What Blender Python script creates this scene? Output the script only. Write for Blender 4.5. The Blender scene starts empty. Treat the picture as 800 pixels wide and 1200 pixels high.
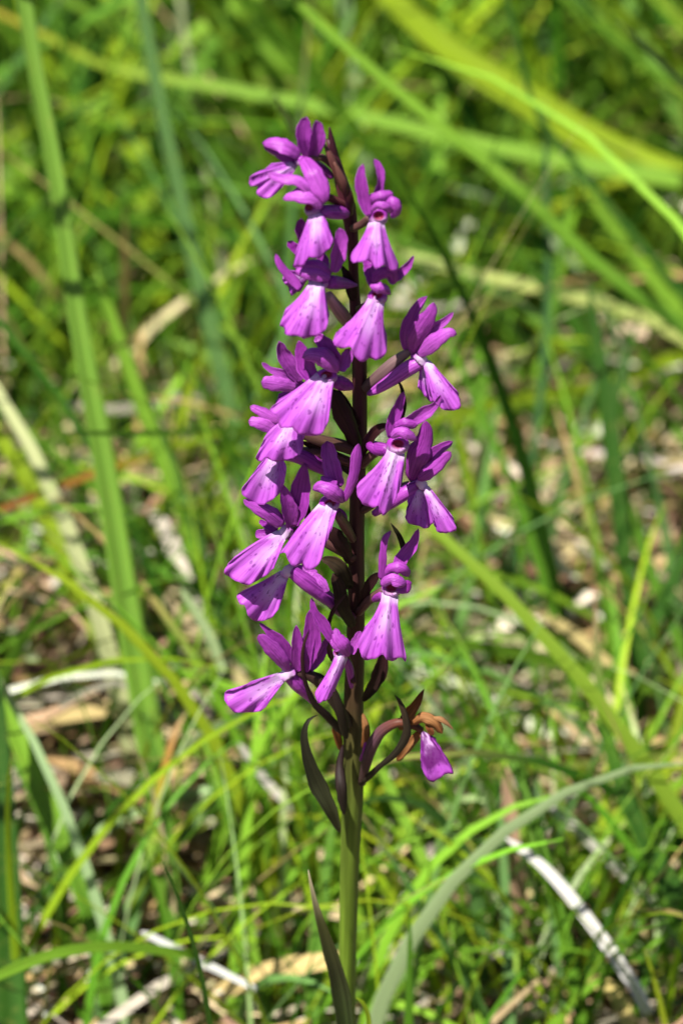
import bpy, math, random
import numpy as np
from mathutils import Vector

R = math.radians
rng = random.Random(11)
nrg = np.random.default_rng(5)
scene = bpy.context.scene
COL = scene.collection

# ------------------------------------------------------------------ camera
PITCH = R(22.0)            # the lens looks down on the meadow
DIST = 0.50                # lens to orchid spike, metres
H0 = 0.190                 # height above ground of the point on the spike in mid-frame
X0 = 400.0
cam_d = bpy.data.cameras.new('camera')
cam = bpy.data.objects.new('camera', cam_d)
COL.objects.link(cam)
CAM = Vector((0.0, -DIST * math.cos(PITCH), H0 + DIST * math.sin(PITCH)))
cam.location = CAM
cam.rotation_euler = (math.pi / 2 - PITCH, 0, 0)
cam_d.sensor_fit = 'HORIZONTAL'
cam_d.sensor_width = 24.0
cam_d.lens = 100.0         # 120 mm of field width at the spike
cam_d.clip_start = 0.01
cam_d.clip_end = 400.0
cam_d.dof.use_dof = True
cam_d.dof.focus_distance = DIST - 0.005
cam_d.dof.aperture_fstop = 17.0
cam_d.dof.aperture_blades = 7
scene.camera = cam

# ------------------------------------------------------------------ sky and sun
SUN_EL, SUN_AZ = R(54.0), R(212.0)     # azimuth clockwise from +Y: behind and left of the camera
w = bpy.data.worlds.new('World'); scene.world = w; w.use_nodes = True
nt = w.node_tree; nt.nodes.clear()
sky = nt.nodes.new('ShaderNodeTexSky'); sky.sky_type = 'NISHITA'; sky.sun_disc = False
sky.sun_elevation = SUN_EL; sky.sun_rotation = SUN_AZ
bg = nt.nodes.new('ShaderNodeBackground'); bg.inputs[1].default_value = 0.05
wo = nt.nodes.new('ShaderNodeOutputWorld')
nt.links.new(sky.outputs[0], bg.inputs[0]); nt.links.new(bg.outputs[0], wo.inputs[0])
sd = bpy.data.lights.new('sun', 'SUN'); sd.energy = 5.0; sd.angle = R(0.53); sd.color = (1.0, 0.95, 0.86)
sun = bpy.data.objects.new('sun', sd); COL.objects.link(sun)
to_sun = Vector((math.sin(SUN_AZ) * math.cos(SUN_EL), math.cos(SUN_AZ) * math.cos(SUN_EL), math.sin(SUN_EL)))
sun.rotation_euler = to_sun.to_track_quat('Z', 'Y').to_euler()
sun.location = to_sun * 3
vs = scene.view_settings
vs.view_transform = 'Standard'; vs.look = 'None'; vs.exposure = 0.98; vs.gamma = 1.0; vs.use_curve_mapping = False
scene.cycles.max_bounces = 8; scene.cycles.transmission_bounces = 4; scene.cycles.diffuse_bounces = 4
scene.cycles.transparent_max_bounces = 4; scene.cycles.caustics_reflective = False; scene.cycles.caustics_refractive = False

# ------------------------------------------------------------------ pixel -> place
FX = Vector((1, 0, 0)); FU = Vector((0, math.sin(PITCH), math.cos(PITCH))); FF = Vector((0, math.cos(PITCH), -math.sin(PITCH)))
MMPX = 0.00015             # metres per photo pixel at the spike

def ray(px, py):
    return FF * DIST + FX * ((px - X0) * MMPX) + FU * ((600.0 - py) * MMPX)

def at(px, py, y):         # where the pixel's ray meets the upright plane Y = y (metres)
    r = ray(px, py)
    return CAM + r * ((y - CAM.y) / r.y)

LEAN = 0.16                # the spike nods a little towards the lens
def P(px, py, d):          # d: millimetres in front of the leaning spike's axis
    r = ray(px, py)
    return CAM + r * ((-d * 0.001 - CAM.y - LEAN * (CAM.z - H0)) / (r.y + LEAN * r.z))

def ground_y(px, py):
    r = ray(px, py)
    return (CAM + r * (-CAM.z / r.z)).y

def project(p):            # arrays (n,3) -> photo pixels
    q = np.asarray(p) - np.array(CAM)
    f = q @ np.array(FF)
    f = np.where(np.abs(f) < 1e-4, 1e-4, f)
    return X0 + (q @ np.array(FX)) / f * DIST / MMPX, 600.0 - (q @ np.array(FU)) / f * DIST / MMPX, f

# ------------------------------------------------------------------ node helpers
class N:
    def __init__(self, name):
        self.m = bpy.data.materials.new(name); self.m.use_nodes = True
        self.t = self.m.node_tree; self.t.nodes.clear()
    def add(self, typ, **kw):
        n = self.t.nodes.new(typ)
        for k, v in kw.items(): setattr(n, k, v)
        return n
    def put(self, sock, v):
        if hasattr(v, 'is_output'): self.t.links.new(v, sock)
        else: sock.default_value = v
    def math(self, op, a, b=0.0, c=None, clamp=False):
        n = self.add('ShaderNodeMath', operation=op, use_clamp=clamp)
        self.put(n.inputs[0], a); self.put(n.inputs[1], b)
        if c is not None: self.put(n.inputs[2], c)
        return n.outputs[0]
    def mix(self, f, a, b, mode='MIX'):
        n = self.add('ShaderNodeMix', data_type='RGBA', blend_type=mode)
        self.put(n.inputs[0], f)
        for s, v in ((n.inputs[6], a), (n.inputs[7], b)):
            if not hasattr(v, 'is_output') and len(v) == 3: v = (*v, 1)
            self.put(s, v)
        return n.outputs[2]
    def ramp(self, f, a, b, smooth=True):
        n = self.add('ShaderNodeMapRange', interpolation_type='SMOOTHSTEP' if smooth else 'LINEAR')
        self.put(n.inputs[0], f); n.inputs[1].default_value = a; n.inputs[2].default_value = b
        return n.outputs[0]
    def uv(self, sx, sy, rnd=None):
        u = self.add('ShaderNodeUVMap')
        mp = self.add('ShaderNodeVectorMath', operation='MULTIPLY')
        self.put(mp.inputs[0], u.outputs[0]); mp.inputs[1].default_value = (sx, sy, 1)
        if rnd is None: return mp.outputs[0]
        cb = self.add('ShaderNodeCombineXYZ')
        self.put(cb.inputs[0], self.math('MULTIPLY', rnd, 57.0)); self.put(cb.inputs[1], self.math('MULTIPLY', rnd, 31.0))
        ad = self.add('ShaderNodeVectorMath', operation='ADD')
        self.put(ad.inputs[0], mp.outputs[0]); self.put(ad.inputs[1], cb.outputs[0])
        return ad.outputs[0]
    def noise(self, vec, scale, detail=3.0, rough=0.5):
        n = self.add('ShaderNodeTexNoise')
        if vec is not None: self.put(n.inputs['Vector'], vec)
        n.inputs['Scale'].default_value = scale; n.inputs['Detail'].default_value = detail; n.inputs['Roughness'].default_value = rough
        return n.outputs[0]
    def voro(self, vec, scale):
        n = self.add('ShaderNodeTexVoronoi'); self.put(n.inputs['Vector'], vec); n.inputs['Scale'].default_value = scale
        return n.outputs['Distance']
    def sep_uv(self):
        u = self.add('ShaderNodeUVMap'); s = self.add('ShaderNodeSeparateXYZ'); self.put(s.inputs[0], u.outputs[0])
        return s.outputs[0], s.outputs[1]
    def attr(self, name):
        n = self.add('ShaderNodeAttribute', attribute_name=name); return n.outputs['Color']
    def obj(self):
        n = self.add('ShaderNodeObjectInfo'); s = self.add('ShaderNodeSeparateColor'); self.put(s.inputs[0], n.outputs['Color'])
        return n.outputs['Random'], s.outputs[0]
    def leafy(self, color, rough, trans, bump=None, bstr=0.3, bdist=0.0002, sheen=0.0, spec=0.35, tcolor=None):
        p = self.add('ShaderNodeBsdfPrincipled')
        self.put(p.inputs['Base Color'], color); self.put(p.inputs['Roughness'], rough)
        p.inputs['Specular IOR Level'].default_value = spec
        if sheen: p.inputs['Sheen Weight'].default_value = sheen
        out = self.add('ShaderNodeOutputMaterial')
        nrm = None
        if bump is not None:
            b = self.add('ShaderNodeBump'); b.inputs['Strength'].default_value = bstr; b.inputs['Distance'].default_value = bdist
            self.put(b.inputs['Height'], bump); nrm = b.outputs[0]; self.put(p.inputs['Normal'], nrm)
        if trans > 0:
            tr = self.add('ShaderNodeBsdfTranslucent'); self.put(tr.inputs[0], tcolor if tcolor is not None else color)
            mx = self.add('ShaderNodeMixShader'); mx.inputs[0].default_value = trans
            self.put(mx.inputs[1], p.outputs[0]); self.put(mx.inputs[2], tr.outputs[0]); self.put(out.inputs[0], mx.outputs[0])
        else:
            self.put(out.inputs[0], p.outputs[0])
        return self.m

# ------------------------------------------------------------------ materials
def mat_sepal():
    n = N('orchid_sepal'); rnd, tone = n.obj(); v, t = n.sep_uv()
    streak = n.noise(n.uv(22, 1.6, rnd), 1.0, 3, 0.6)
    blot = n.noise(n.uv(3.0, 4.0, rnd), 1.0, 3, 0.6)
    c = n.mix(tone, (0.255, 0.007, 0.295), (0.57, 0.120, 0.65))
    c = n.mix(n.math('MULTIPLY', n.ramp(streak, 0.45, 0.66), 0.62), c, (0.10, 0.002, 0.13))
    c = n.mix(n.math('MULTIPLY', n.ramp(blot, 0.5, 0.75), 0.45), c, (0.42, 0.055, 0.50))
    edge = n.math('ABSOLUTE', n.math('SUBTRACT', v, 0.5))
    c = n.mix(n.math('MULTIPLY', n.ramp(edge, 0.42, 0.5), 0.35), c, (0.50, 0.12, 0.56))
    c = n.mix(n.math('MULTIPLY', n.ramp(t, 0.90, 1.0), 0.45), c, (0.10, 0.005, 0.10))
    mid = n.math('MULTIPLY', n.math('SUBTRACT', 1.0, n.ramp(edge, 0.0, 0.05)), 0.35)
    c = n.mix(mid, c, (0.12, 0.006, 0.15))
    return n.leafy(c, 0.36, 0.34, bump=n.math('ADD', streak, n.math('MULTIPLY', n.noise(n.uv(5, 9, rnd), 1.0, 2), 2.0)), bstr=0.7, bdist=0.00010, spec=0.32)

def mat_lip():
    n = N('orchid_lip'); rnd, tone = n.obj(); v, t = n.sep_uv()
    streak = n.noise(n.uv(26, 1.4, rnd), 1.0, 3, 0.6)
    cloud = n.noise(n.uv(3.2, 3.0, rnd), 1.0, 2, 0.5)
    c = n.mix(cloud, (0.440, 0.066, 0.555), (0.60, 0.165, 0.705))
    c = n.mix(n.math('MULTIPLY', n.ramp(streak, 0.47, 0.68), 0.55), c, (0.25, 0.014, 0.33))
    edge = n.math('ABSOLUTE', n.math('SUBTRACT', v, 0.5))
    # pale throat and pale centre
    wob = n.math('MULTIPLY', n.math('SUBTRACT', cloud, 0.5), 0.35)
    pale = n.math('SUBTRACT', 1.0, n.ramp(n.math('ADD', t, wob), 0.06, 0.28))
    c = n.mix(n.math('MULTIPLY', pale, 0.85), c, (0.74, 0.58, 0.80))
    centre = n.math('MULTIPLY', n.math('SUBTRACT', 1.0, n.ramp(n.math('ADD', edge, wob), 0.02, 0.24)), n.math('SUBTRACT', 1.0, n.ramp(t, 0.35, 0.80)))
    c = n.mix(n.math('MULTIPLY', centre, 0.70), c, (0.74, 0.50, 0.83))
    # spots and dashes in loops about the middle
    jit = n.add('ShaderNodeTexNoise'); n.put(jit.inputs['Vector'], n.uv(5, 5, rnd)); jit.inputs['Scale'].default_value = 2.0
    uvv = n.uv(16.0, 9.0, rnd)
    off = n.add('ShaderNodeVectorMath', operation='MULTIPLY_ADD'); n.put(off.inputs[0], jit.outputs['Color']); off.inputs[1].default_value = (0.9, 0.9, 0); n.put(off.inputs[2], uvv)
    sp = n.voro(off.outputs[0], 1.0)
    size = n.math('ADD', 0.06, n.math('MULTIPLY', n.noise(n.uv(5, 3, rnd), 1.3, 1), 0.44))
    spot = n.math('SUBTRACT', 1.0, n.ramp(n.math('SUBTRACT', sp, size), -0.12, 0.09))
    zone = n.math('MULTIPLY', n.math('SUBTRACT', 1.0, n.ramp(n.math('ADD', edge, wob), 0.20, 0.38)),
                  n.math('MULTIPLY', n.ramp(t, 0.05, 0.14), n.math('SUBTRACT', 1.0, n.ramp(n.math('ADD', t, wob), 0.70, 0.88))))
    m1 = n.math('MULTIPLY', n.math('MULTIPLY', spot, zone), 0.62)
    c = n.mix(m1, c, (0.13, 0.002, 0.18))
    c = n.mix(n.math('MULTIPLY', tone, n.ramp(cloud, 0.30, 0.55)), c, (0.13, 0.008, 0.15))
    # magenta rim
    c = n.mix(n.math('MULTIPLY', n.ramp(t, 0.86, 1.0), 0.30), c, (0.44, 0.05, 0.50))
    fine = n.noise(n.uv(60, 40, rnd), 1.0, 2)
    bh = n.math('ADD', streak, n.math('MULTIPLY', fine, 0.35))
    return n.leafy(c, 0.40, 0.36, bump=bh, bstr=0.8, bdist=0.00010, spec=0.2)

def mat_column():
    n = N('orchid_column')
    c = n.attr('col')
    return n.leafy(c, 0.45, 0.12, spec=0.25)

def mat_attr(name, rough, trans, nscale, lo, hi, bstr=0.3, spec=0.35, stripes=0.0, hue=None):
    n = N(name); rnd, tone = n.obj(); v, t = n.sep_uv()
    c = n.attr('col')
    st = n.noise(n.uv(nscale, 1.2, rnd), 1.0, 3, 0.6)
    g = n.add('ShaderNodeMapRange'); n.put(g.inputs[0], st); g.inputs[1].default_value = 0.25; g.inputs[2].default_value = 0.75
    g.inputs[3].default_value = lo; g.inputs[4].default_value = hi
    cc = n.add('ShaderNodeCombineColor'); [n.put(cc.inputs[i], g.outputs[0]) for i in range(3)]
    c2 = n.mix(1.0, c, cc.outputs[0], 'MULTIPLY')
    if hue:
        bl = n.noise(n.uv(2.5, 7, rnd), 1.0, 3, 0.6)
        c2 = n.mix(n.math('MULTIPLY', n.ramp(bl, 0.52, 0.75), hue[3]), c2, hue[:3])
    return n.leafy(c2, rough, trans, bump=st, bstr=bstr, bdist=0.00007, spec=spec)

M_SEPAL, M_LIP, M_COL = mat_sepal(), mat_lip(), mat_column()
M_STEM = mat_attr('orchid_stem', 0.5, 0.0, 14, 0.40, 1.0, bstr=0.7, spec=0.2)
M_BRACT = mat_attr('orchid_bract', 0.55, 0.10, 12, 0.14, 0.62, bstr=0.7, spec=0.16)
M_DRY = mat_attr('withered_flower', 0.7, 0.2, 11, 0.25, 1.1, bstr=1.0, spec=0.2)
M_BLADE = mat_attr('grass_blade', 0.45, 0.32, 20, 0.55, 1.30, bstr=0.6, spec=0.25, hue=(0.30, 0.30, 0.06, 0.22))
M_GRASS = mat_attr('meadow_grass', 0.55, 0.30, 9, 0.7, 1.25, bstr=0.3, spec=0.15)
M_STRAW = mat_attr('dry_straw', 0.62, 0.15, 8, 0.72, 1.2, bstr=0.5, spec=0.3)

def mat_soil():
    n = N('soil'); tc = n.add('ShaderNodeTexCoord').outputs['Object']
    a = n.noise(tc, 60, 6, 0.65); b = n.noise(tc, 9, 4, 0.6); f = n.noise(tc, 420, 3, 0.6)
    c = n.mix(n.ramp(a, 0.3, 0.7), (0.022, 0.012, 0.007), (0.11, 0.065, 0.040))
    c = n.mix(n.math('MULTIPLY', n.ramp(b, 0.5, 0.7), 0.5), c, (0.07, 0.062, 0.03))
    h = n.math('ADD', a, n.math('MULTIPLY', f, 0.4))
    return n.leafy(c, 0.9, 0.0, bump=h, bstr=0.9, bdist=0.004, spec=0.2)
M_SOIL = mat_soil()

# ------------------------------------------------------------------ mesh helpers
def link_mesh(name, verts, faces, mat, parent=None, uvs=None, cols=None, smooth=True):
    me = bpy.data.meshes.new(name)
    verts = np.asarray(verts, dtype=np.float32)
    origin = np.zeros(3)
    if parent is None or parent.get('root_mesh'): pass
    me.from_pydata(verts.tolist(), [], faces)
    if smooth: me.polygons.foreach_set('use_smooth', [True] * len(me.polygons))
    if uvs is not None:
        lay = me.uv_layers.new(name='UVMap')
        li = np.zeros(len(me.loops), dtype=np.int32); me.loops.foreach_get('vertex_index', li)
        lay.data.foreach_set('uv', np.asarray(uvs, dtype=np.float32)[li].ravel())
    if cols is not None:
        at_ = me.color_attributes.new('col', 'FLOAT_COLOR', 'POINT')
        c = np.ones((len(verts), 4), dtype=np.float32); c[:, :3] = cols
        at_.data.foreach_set('color', c.ravel())
    me.materials.append(mat); me.update()
    o = bpy.data.objects.new(name, me); COL.objects.link(o)
    if parent is not None: o.parent = parent
    return o

def rebase(o, base):       # put the origin of a top-level mesh at its base
    o.data.transform(__import__('mathutils').Matrix.Translation(-Vector(base)))
    o.location = base

def smoothpath(pts, n):
    """Catmull-Rom through rows of any width, n samples spaced evenly along the control length."""
    A = np.asarray(pts, dtype=float)
    if len(A) == 2: A = np.array([A[0], (A[0] + A[1]) / 2, A[1]])
    seg = np.linalg.norm(np.diff(A[:, :2], axis=0), axis=1) + 1e-6
    k = np.concatenate([[0], np.cumsum(seg)]); k /= k[-1]
    m = np.zeros_like(A)
    for i in range(len(A)):
        if i == 0: m[i] = (A[1] - A[0]) / (k[1] - k[0])
        elif i == len(A) - 1: m[i] = (A[-1] - A[-2]) / (k[-1] - k[-2])
        else: m[i] = (A[i + 1] - A[i - 1]) / (k[i + 1] - k[i - 1])
    out = []
    for t in np.linspace(0, 1, n):
        i = min(len(A) - 2, max(0, int(np.searchsorted(k, t, side='right')) - 1))
        h = k[i + 1] - k[i]; s = (t - k[i]) / h
        out.append((2*s**3 - 3*s**2 + 1) * A[i] + (s**3 - 2*s**2 + s) * h * m[i] + (-2*s**3 + 3*s**2) * A[i+1] + (s**3 - s**2) * h * m[i+1])
    return np.array(out)

def shell(grid, th, uvs):
    """A sheet with thickness from a (nu, nv, 3) grid: front, back and rim."""
    nu, nv, _ = grid.shape
    du = np.gradient(grid, axis=0); dv = np.gradient(grid, axis=1)
    nrm = np.cross(du, dv); ln = np.linalg.norm(nrm, axis=2, keepdims=True); nrm = nrm / np.maximum(ln, 1e-12)
    if nrm[:, :, 1].mean() > 0: nrm = -nrm
    tv = np.clip(np.minimum(np.linspace(0, 1, nv), np.linspace(1, 0, nv)) * 4, 0.25, 1)[None, :, None]
    back = grid - nrm * th * tv
    V = np.concatenate([grid.reshape(-1, 3), back.reshape(-1, 3)])
    n = nu * nv; F = []
    for i in range(nu - 1):
        for j in range(nv - 1):
            a, b, c, d = i*nv+j, i*nv+j+1, (i+1)*nv+j+1, (i+1)*nv+j
            F.append((a, b, c, d)); F.append((n+d, n+c, n+b, n+a))
    for i in range(nu - 1):
        for j in (0, nv - 1):
            a, d = i*nv+j, (i+1)*nv+j
            F.append((a, d, n+d, n+a) if j == 0 else (d, a, n+a, n+d))
    for j in range(nv - 1):
        for i in (0, nu - 1):
            a, b = i*nv+j, i*nv+j+1
            F.append((b, a, n+a, n+b) if i == 0 else (a, b, n+b, n+a))
    return V, F, np.concatenate([uvs.reshape(-1, 2)] * 2)

def strip(name, pts, mat, parent, cup=0.35, tilt=0.0, nu=16, nv=9, th=0.00013, tone=None, col=None, rounded=True, wave=0.0, base=None, twist=0.0):
    """A petal, bract or leaf along pts = (px, py, depth mm, half-width px), base first."""
    pts = [tuple(p) for p in pts]
    if base is not None and math.dist(pts[0][:2], base) > math.dist(pts[-1][:2], base): pts = pts[::-1]
    S = smoothpath(pts, nu)
    C = np.array([P(a, b, d) for a, b, d, _ in S])
    hw = np.maximum(S[:, 3], 0.25) * MMPX
    t = np.linspace(0, 1, nu)
    hw = hw * (1 + 0.05 * np.sin(t * 17 + rng.uniform(0, 6)) + 0.04 * np.sin(t * 31 + rng.uniform(0, 6)))
    if rounded:
        e = np.clip((1 - t) / 0.10, 0, 1); hw = hw * np.maximum(np.sqrt(1 - (1 - e)**2), 0.12)
        e = np.clip(t / 0.06, 0, 1); hw = hw * np.maximum(np.sqrt(1 - (1 - e)**2), 0.45)
    T = np.gradient(C, axis=0); T /= np.linalg.norm(T, axis=1, keepdims=True)
    view = np.array(CAM) - C; view /= np.linalg.norm(view, axis=1, keepdims=True)
    Sd = np.cross(T, view); Sd /= np.maximum(np.linalg.norm(Sd, axis=1, keepdims=True), 1e-9)
    Nn = np.cross(Sd, T)
    s = np.linspace(-1, 1, nv)
    ph = rng.uniform(0, 6.28)
    a = R(tilt) + np.radians(twist) * (t - 0.5)
    ca, sa = np.cos(a)[:, None], np.sin(a)[:, None]
    S2 = Sd * ca + Nn * sa; N2 = -Sd * sa + Nn * ca
    wid = hw / np.maximum(np.abs(np.cos(a)), 0.4)
    grid = C[:, None, :] + S2[:, None, :] * (s[None, :, None] * wid[:, None, None])
    bow = cup * (np.abs(s)**2 - 0.35)[None, :] * wid[:, None]
    bow = bow + wave * wid[:, None] * np.sin(t[:, None] * 9 + ph + s[None, :] * 2) * np.abs(s)[None, :]
    grid = grid + N2[:, None, :] * bow[:, :, None]
    uv = np.stack(np.broadcast_arrays(((s + 1) / 2)[None, :], t[:, None]), axis=2)
    V, F, U = shell(grid, th, uv)
    cols = None
    if col is not None:
        c = np.asarray(col, float)
        if c.ndim == 1: cols = np.tile(c, (len(V), 1))
        else:
            tt = U[:, 1]; kk = np.linspace(0, 1, len(c))
            cols = np.stack([np.interp(tt, kk, c[:, i]) for i in range(3)], axis=1)
    o = link_mesh(name, V, F, mat, parent, U, cols)
    if tone is not None: o.color = (tone, 0, 0, 1)
    return o

def tube(name, pts, mat, parent, col=None, tone=None, seg=14, n=24, ridges=0, flat=1.0, cap=True):
    """A stalk, spur or ovary along pts = (px, py, depth mm, radius px)."""
    S = smoothpath(pts, n)
    C = np.array([P(a, b, d) for a, b, d, _ in S]); r = np.maximum(S[:, 3], 0.3) * MMPX
    T = np.gradient(C, axis=0); T /= np.linalg.norm(T, axis=1, keepdims=True)
    ref = np.array([0.0, -1.0, 0.05]); A = np.cross(T, ref); A /= np.linalg.norm(A, axis=1, keepdims=True); B = np.cross(A, T)
    th = np.linspace(0, 2 * np.pi, seg, endpoint=False)
    rm = np.ones((n, seg))
    if ridges: rm += 0.07 * np.cos(ridges * th[None, :] + np.linspace(0, 3.0, n)[:, None])
    ring = C[:, None, :] + (A[:, None, :] * np.cos(th)[None, :, None] + B[:, None, :] * flat * np.sin(th)[None, :, None]) * (r[:, None] * rm)[:, :, None]
    V = list(ring.reshape(-1, 3)); F = []
    for i in range(n - 1):
        for j in range(seg):
            k = (j + 1) % seg
            F.append((i*seg+j, i*seg+k, (i+1)*seg+k, (i+1)*seg+j))
    U = [(j / seg, i / (n - 1)) for i in range(n) for j in range(seg)]
    if cap:
        V.append(C[0] - T[0] * r[0] * 0.7); U.append((0.5, 0)); V.append(C[-1] + T[-1] * r[-1] * 0.7); U.append((0.5, 1))
        b0, b1 = len(V) - 2, len(V) - 1
        for j in range(seg):
            k = (j + 1) % seg
            F.append((b0, k, j)); F.append((b1, (n-1)*seg+j, (n-1)*seg+k))
    cols = None
    if col is not None:
        c = np.asarray(col, float)
        tt = np.array(U)[:, 1]
        if c.ndim == 1: cols = np.tile(c, (len(V), 1))
        else:
            kk = np.linspace(0, 1, len(c)) if c.shape[1] == 3 else c[:, 3]
            cols = np.stack([np.interp(tt, kk, c[:, i]) for i in range(3)], axis=1)
    o = link_mesh(name, V, F, mat, parent, U, cols)
    if tone is not None: o.color = (tone, 0, 0, 1)
    return o

def lip(parent, throat, hw, ends, d0, lm=None, rm=None, fwd=2.0, fold=3.0, drop=0.0, name='lip', nu=22, nv=31, ruffle=0.55, mat=None, dmid=0.0, dl=None, dr=None, wither=0.0):
    """The orchid's lip: a fan from the throat to a traced, lobed rim, folded back at its sides."""
    th0 = np.array(throat, float)
    if hw >= 9: th0 = th0 - 5.0 * (np.mean(np.array(ends, float), axis=0) - th0) / np.linalg.norm(np.mean(np.array(ends, float), axis=0) - th0)   # rooted inside the collar
    E = smoothpath([(a, b) for a, b in ends], nv)
    ph0 = rng.uniform(0, 6); E = E + np.stack([1.1 * np.sin(np.linspace(0, 13, nv) + ph0), 1.3 * np.sin(np.linspace(0, 21, nv) + 2 * ph0)], axis=1)
    E = E + np.array([[rng.uniform(-.7, .7), rng.uniform(-.7, .7)] for _ in range(nv)])
    d = E.mean(axis=0) - th0; d /= np.linalg.norm(d); side = np.array([-d[1], d[0]])
    if np.dot(E[0] - E[-1], side) > 0: side = -side
    v = np.linspace(0, 1, nv); t = np.linspace(0, 1, nu)
    T0 = th0[None, :] + side[None, :] * ((v - 0.5) * 2 * hw * 0.85)[:, None] - d[None, :] * (3.0 * (1 - (2 * v - 1)**2))[:, None]
    M0 = (T0 + E) / 2
    if lm is not None: M0 += (np.array(lm) - (T0[0] + E[0]) / 2)[None, :] * (np.clip(1 - 2 * v, 0, 1)**1.3)[:, None]
    if rm is not None: M0 += (np.array(rm) - (T0[-1] + E[-1]) / 2)[None, :] * (np.clip(2 * v - 1, 0, 1)**1.3)[:, None]
    grid = np.zeros((nu, nv, 3)); uv = np.zeros((nu, nv, 2)); ph = rng.uniform(0, 6.28); sc = np.linalg.norm(E.mean(axis=0) - th0) * 0.15
    for i, a in enumerate(t):
        Q = T0 * (2*(a-.5)*(a-1)) + M0 * (4*a*(1-a)) + E * (2*a*(a-.5))
        for j in range(nv):
            q = 2 * v[j] - 1
            fl = fold if (dl is None and dr is None) else (dl if q < 0 else dr)
            dep = d0 + fwd * 0.7 * math.sin(min(a * 1.9, 1.57)) + 0.34 * sc * a - drop * a * a - fl * (1.25 * max(0.0, abs(q) - 0.22)**1.25 + 0.12 * abs(q)) * a**0.75 + dmid * 4 * a * (1 - a)
            dep += ruffle * a**3 * (math.sin(v[j] * 19 + ph) + 0.7 * math.sin(v[j] * 41 + ph * 2)) + 0.10 * math.sin(v[j] * 9 + a * 5 + ph)
            dep += 0.28 * a * math.exp(-(q / 0.12)**2) * math.sin(a * 3)      # ridge along the middle
            dep -= 2.2 * max(0.0, 1 - a / 0.16)**1.5 * (0.5 + 0.5 * q * q)      # the root dips into the throat
            grid[i, j] = P(Q[j, 0], Q[j, 1], dep); uv[i, j] = (v[j], a)
    V, F, U = shell(grid, 0.00014, uv)
    o = link_mesh(name, V, F, mat or M_LIP, parent, U); o.color = (wither, 0, 0, 1)
    return o

def column(pos, d, rx, ry, parent, cavity=True, cav=(0.0, 0.05), pale=(0.44, 0.25, 0.48)):
    """Heart of the flower: pale collar with the crimson hollow under the hood. It is the flower's own mesh."""
    c = P(pos[0], pos[1], d); n, m = 22, 26; V = []; cols = []; U = []
    for i in range(n + 1):
        a = math.pi * i / n
        for j in range(m):
            b = 2 * math.pi * j / m
            x, y, z = math.sin(a) * math.cos(b), -math.cos(a), math.sin(a) * math.sin(b)
            k = 1.0; g_ = min(1, max(0, z * 2.5 + 0.5)); colr = tuple(pale[s] * (1 - g_) + (0.30, 0.03, 0.36)[s] * g_ for s in range(3)); pal2 = colr
            if cavity and y < 0.15:
                q = math.hypot((x - cav[0]) / 0.62, (z - cav[1]) / 0.50)
                if q < 1.0:
                    k = 1 - 0.85 * (1 - q**3); f = min(1, (1 - q) * 3)
                    colr = tuple(pal2[s] * (1 - f) + (0.20, 0.006, 0.045)[s] * f for s in range(3))
                elif z < 0 and math.sin(x * 40) * math.sin(z * 31 + 1) > 0.55: colr = (0.22, 0.02, 0.26)
            V.append((c.x + x * rx * MMPX, c.y + y * k * rx * MMPX * 0.8, c.z + z * ry * MMPX)); cols.append(colr); U.append((j / m, i / n))
    F = [(i*m+j, i*m+(j+1) % m, (i+1)*m+(j+1) % m, (i+1)*m+j) for i in range(n) for j in range(m)]
    return link_mesh('flower', V, F, M_COL, parent, U, cols)

# ------------------------------------------------------------------ ground
def hash_noise(x, y, s):
    return (np.sin(x * s * 1.7 + 1.3) * np.cos(y * s * 1.3 + 0.4) + 0.5 * np.sin(x * s * 3.9 + y * s * 2.7) + 0.35 * np.sin(x * s * 7.1 - y * s * 6.3))

def ground_height(x, y):
    return 0.004 * hash_noise(np.asarray(x), np.asarray(y), 14.0) + 0.0025 * hash_noise(np.asarray(x), np.asarray(y), 47.0) - 0.004

def build_ground():
    gx = np.concatenate([-np.geomspace(60, 0.9, 16), np.linspace(-0.85, 0.85, 120), np.geomspace(0.9, 60, 16)])
    gy = np.concatenate([-np.geomspace(60, 1.05, 14), np.linspace(-1.0, 2.2, 200), np.geomspace(2.3, 80, 16)])
    X, Y = np.meshgrid(gx, gy); Z = ground_height(X, Y)
    V = np.stack([X, Y, Z], axis=2).reshape(-1, 3); nx, ny = len(gx), len(gy)
    F = [(i*nx+j, i*nx+j+1, (i+1)*nx+j+1, (i+1)*nx+j) for i in range(ny - 1) for j in range(nx - 1)]
    o = link_mesh('ground', V, F, M_SOIL); o['kind'] = 'structure'; o['label'] = 'brown meadow soil under straw and grass'
build_ground()

# ------------------------------------------------------------------ the orchid
MAROON = (0.060, 0.014, 0.022); BROWNRED = (0.080, 0.020, 0.024); OLIVE = (0.055, 0.050, 0.022); DARKGREEN = (0.040, 0.062, 0.014)
base_pt = P(405, 1235, 0.0)
root_xy = Vector((base_pt.x, base_pt.y, 0.0)); root_xy.z = float(ground_height(root_xy.x, root_xy.y))
orchid = bpy.data.objects.new('orchid', None); COL.objects.link(orchid)
orchid.empty_display_size = 0.02
orchid['label'] = 'tall purple spotted orchid with a maroon stem standing in the grass'
orchid['category'] = 'orchid'

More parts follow.
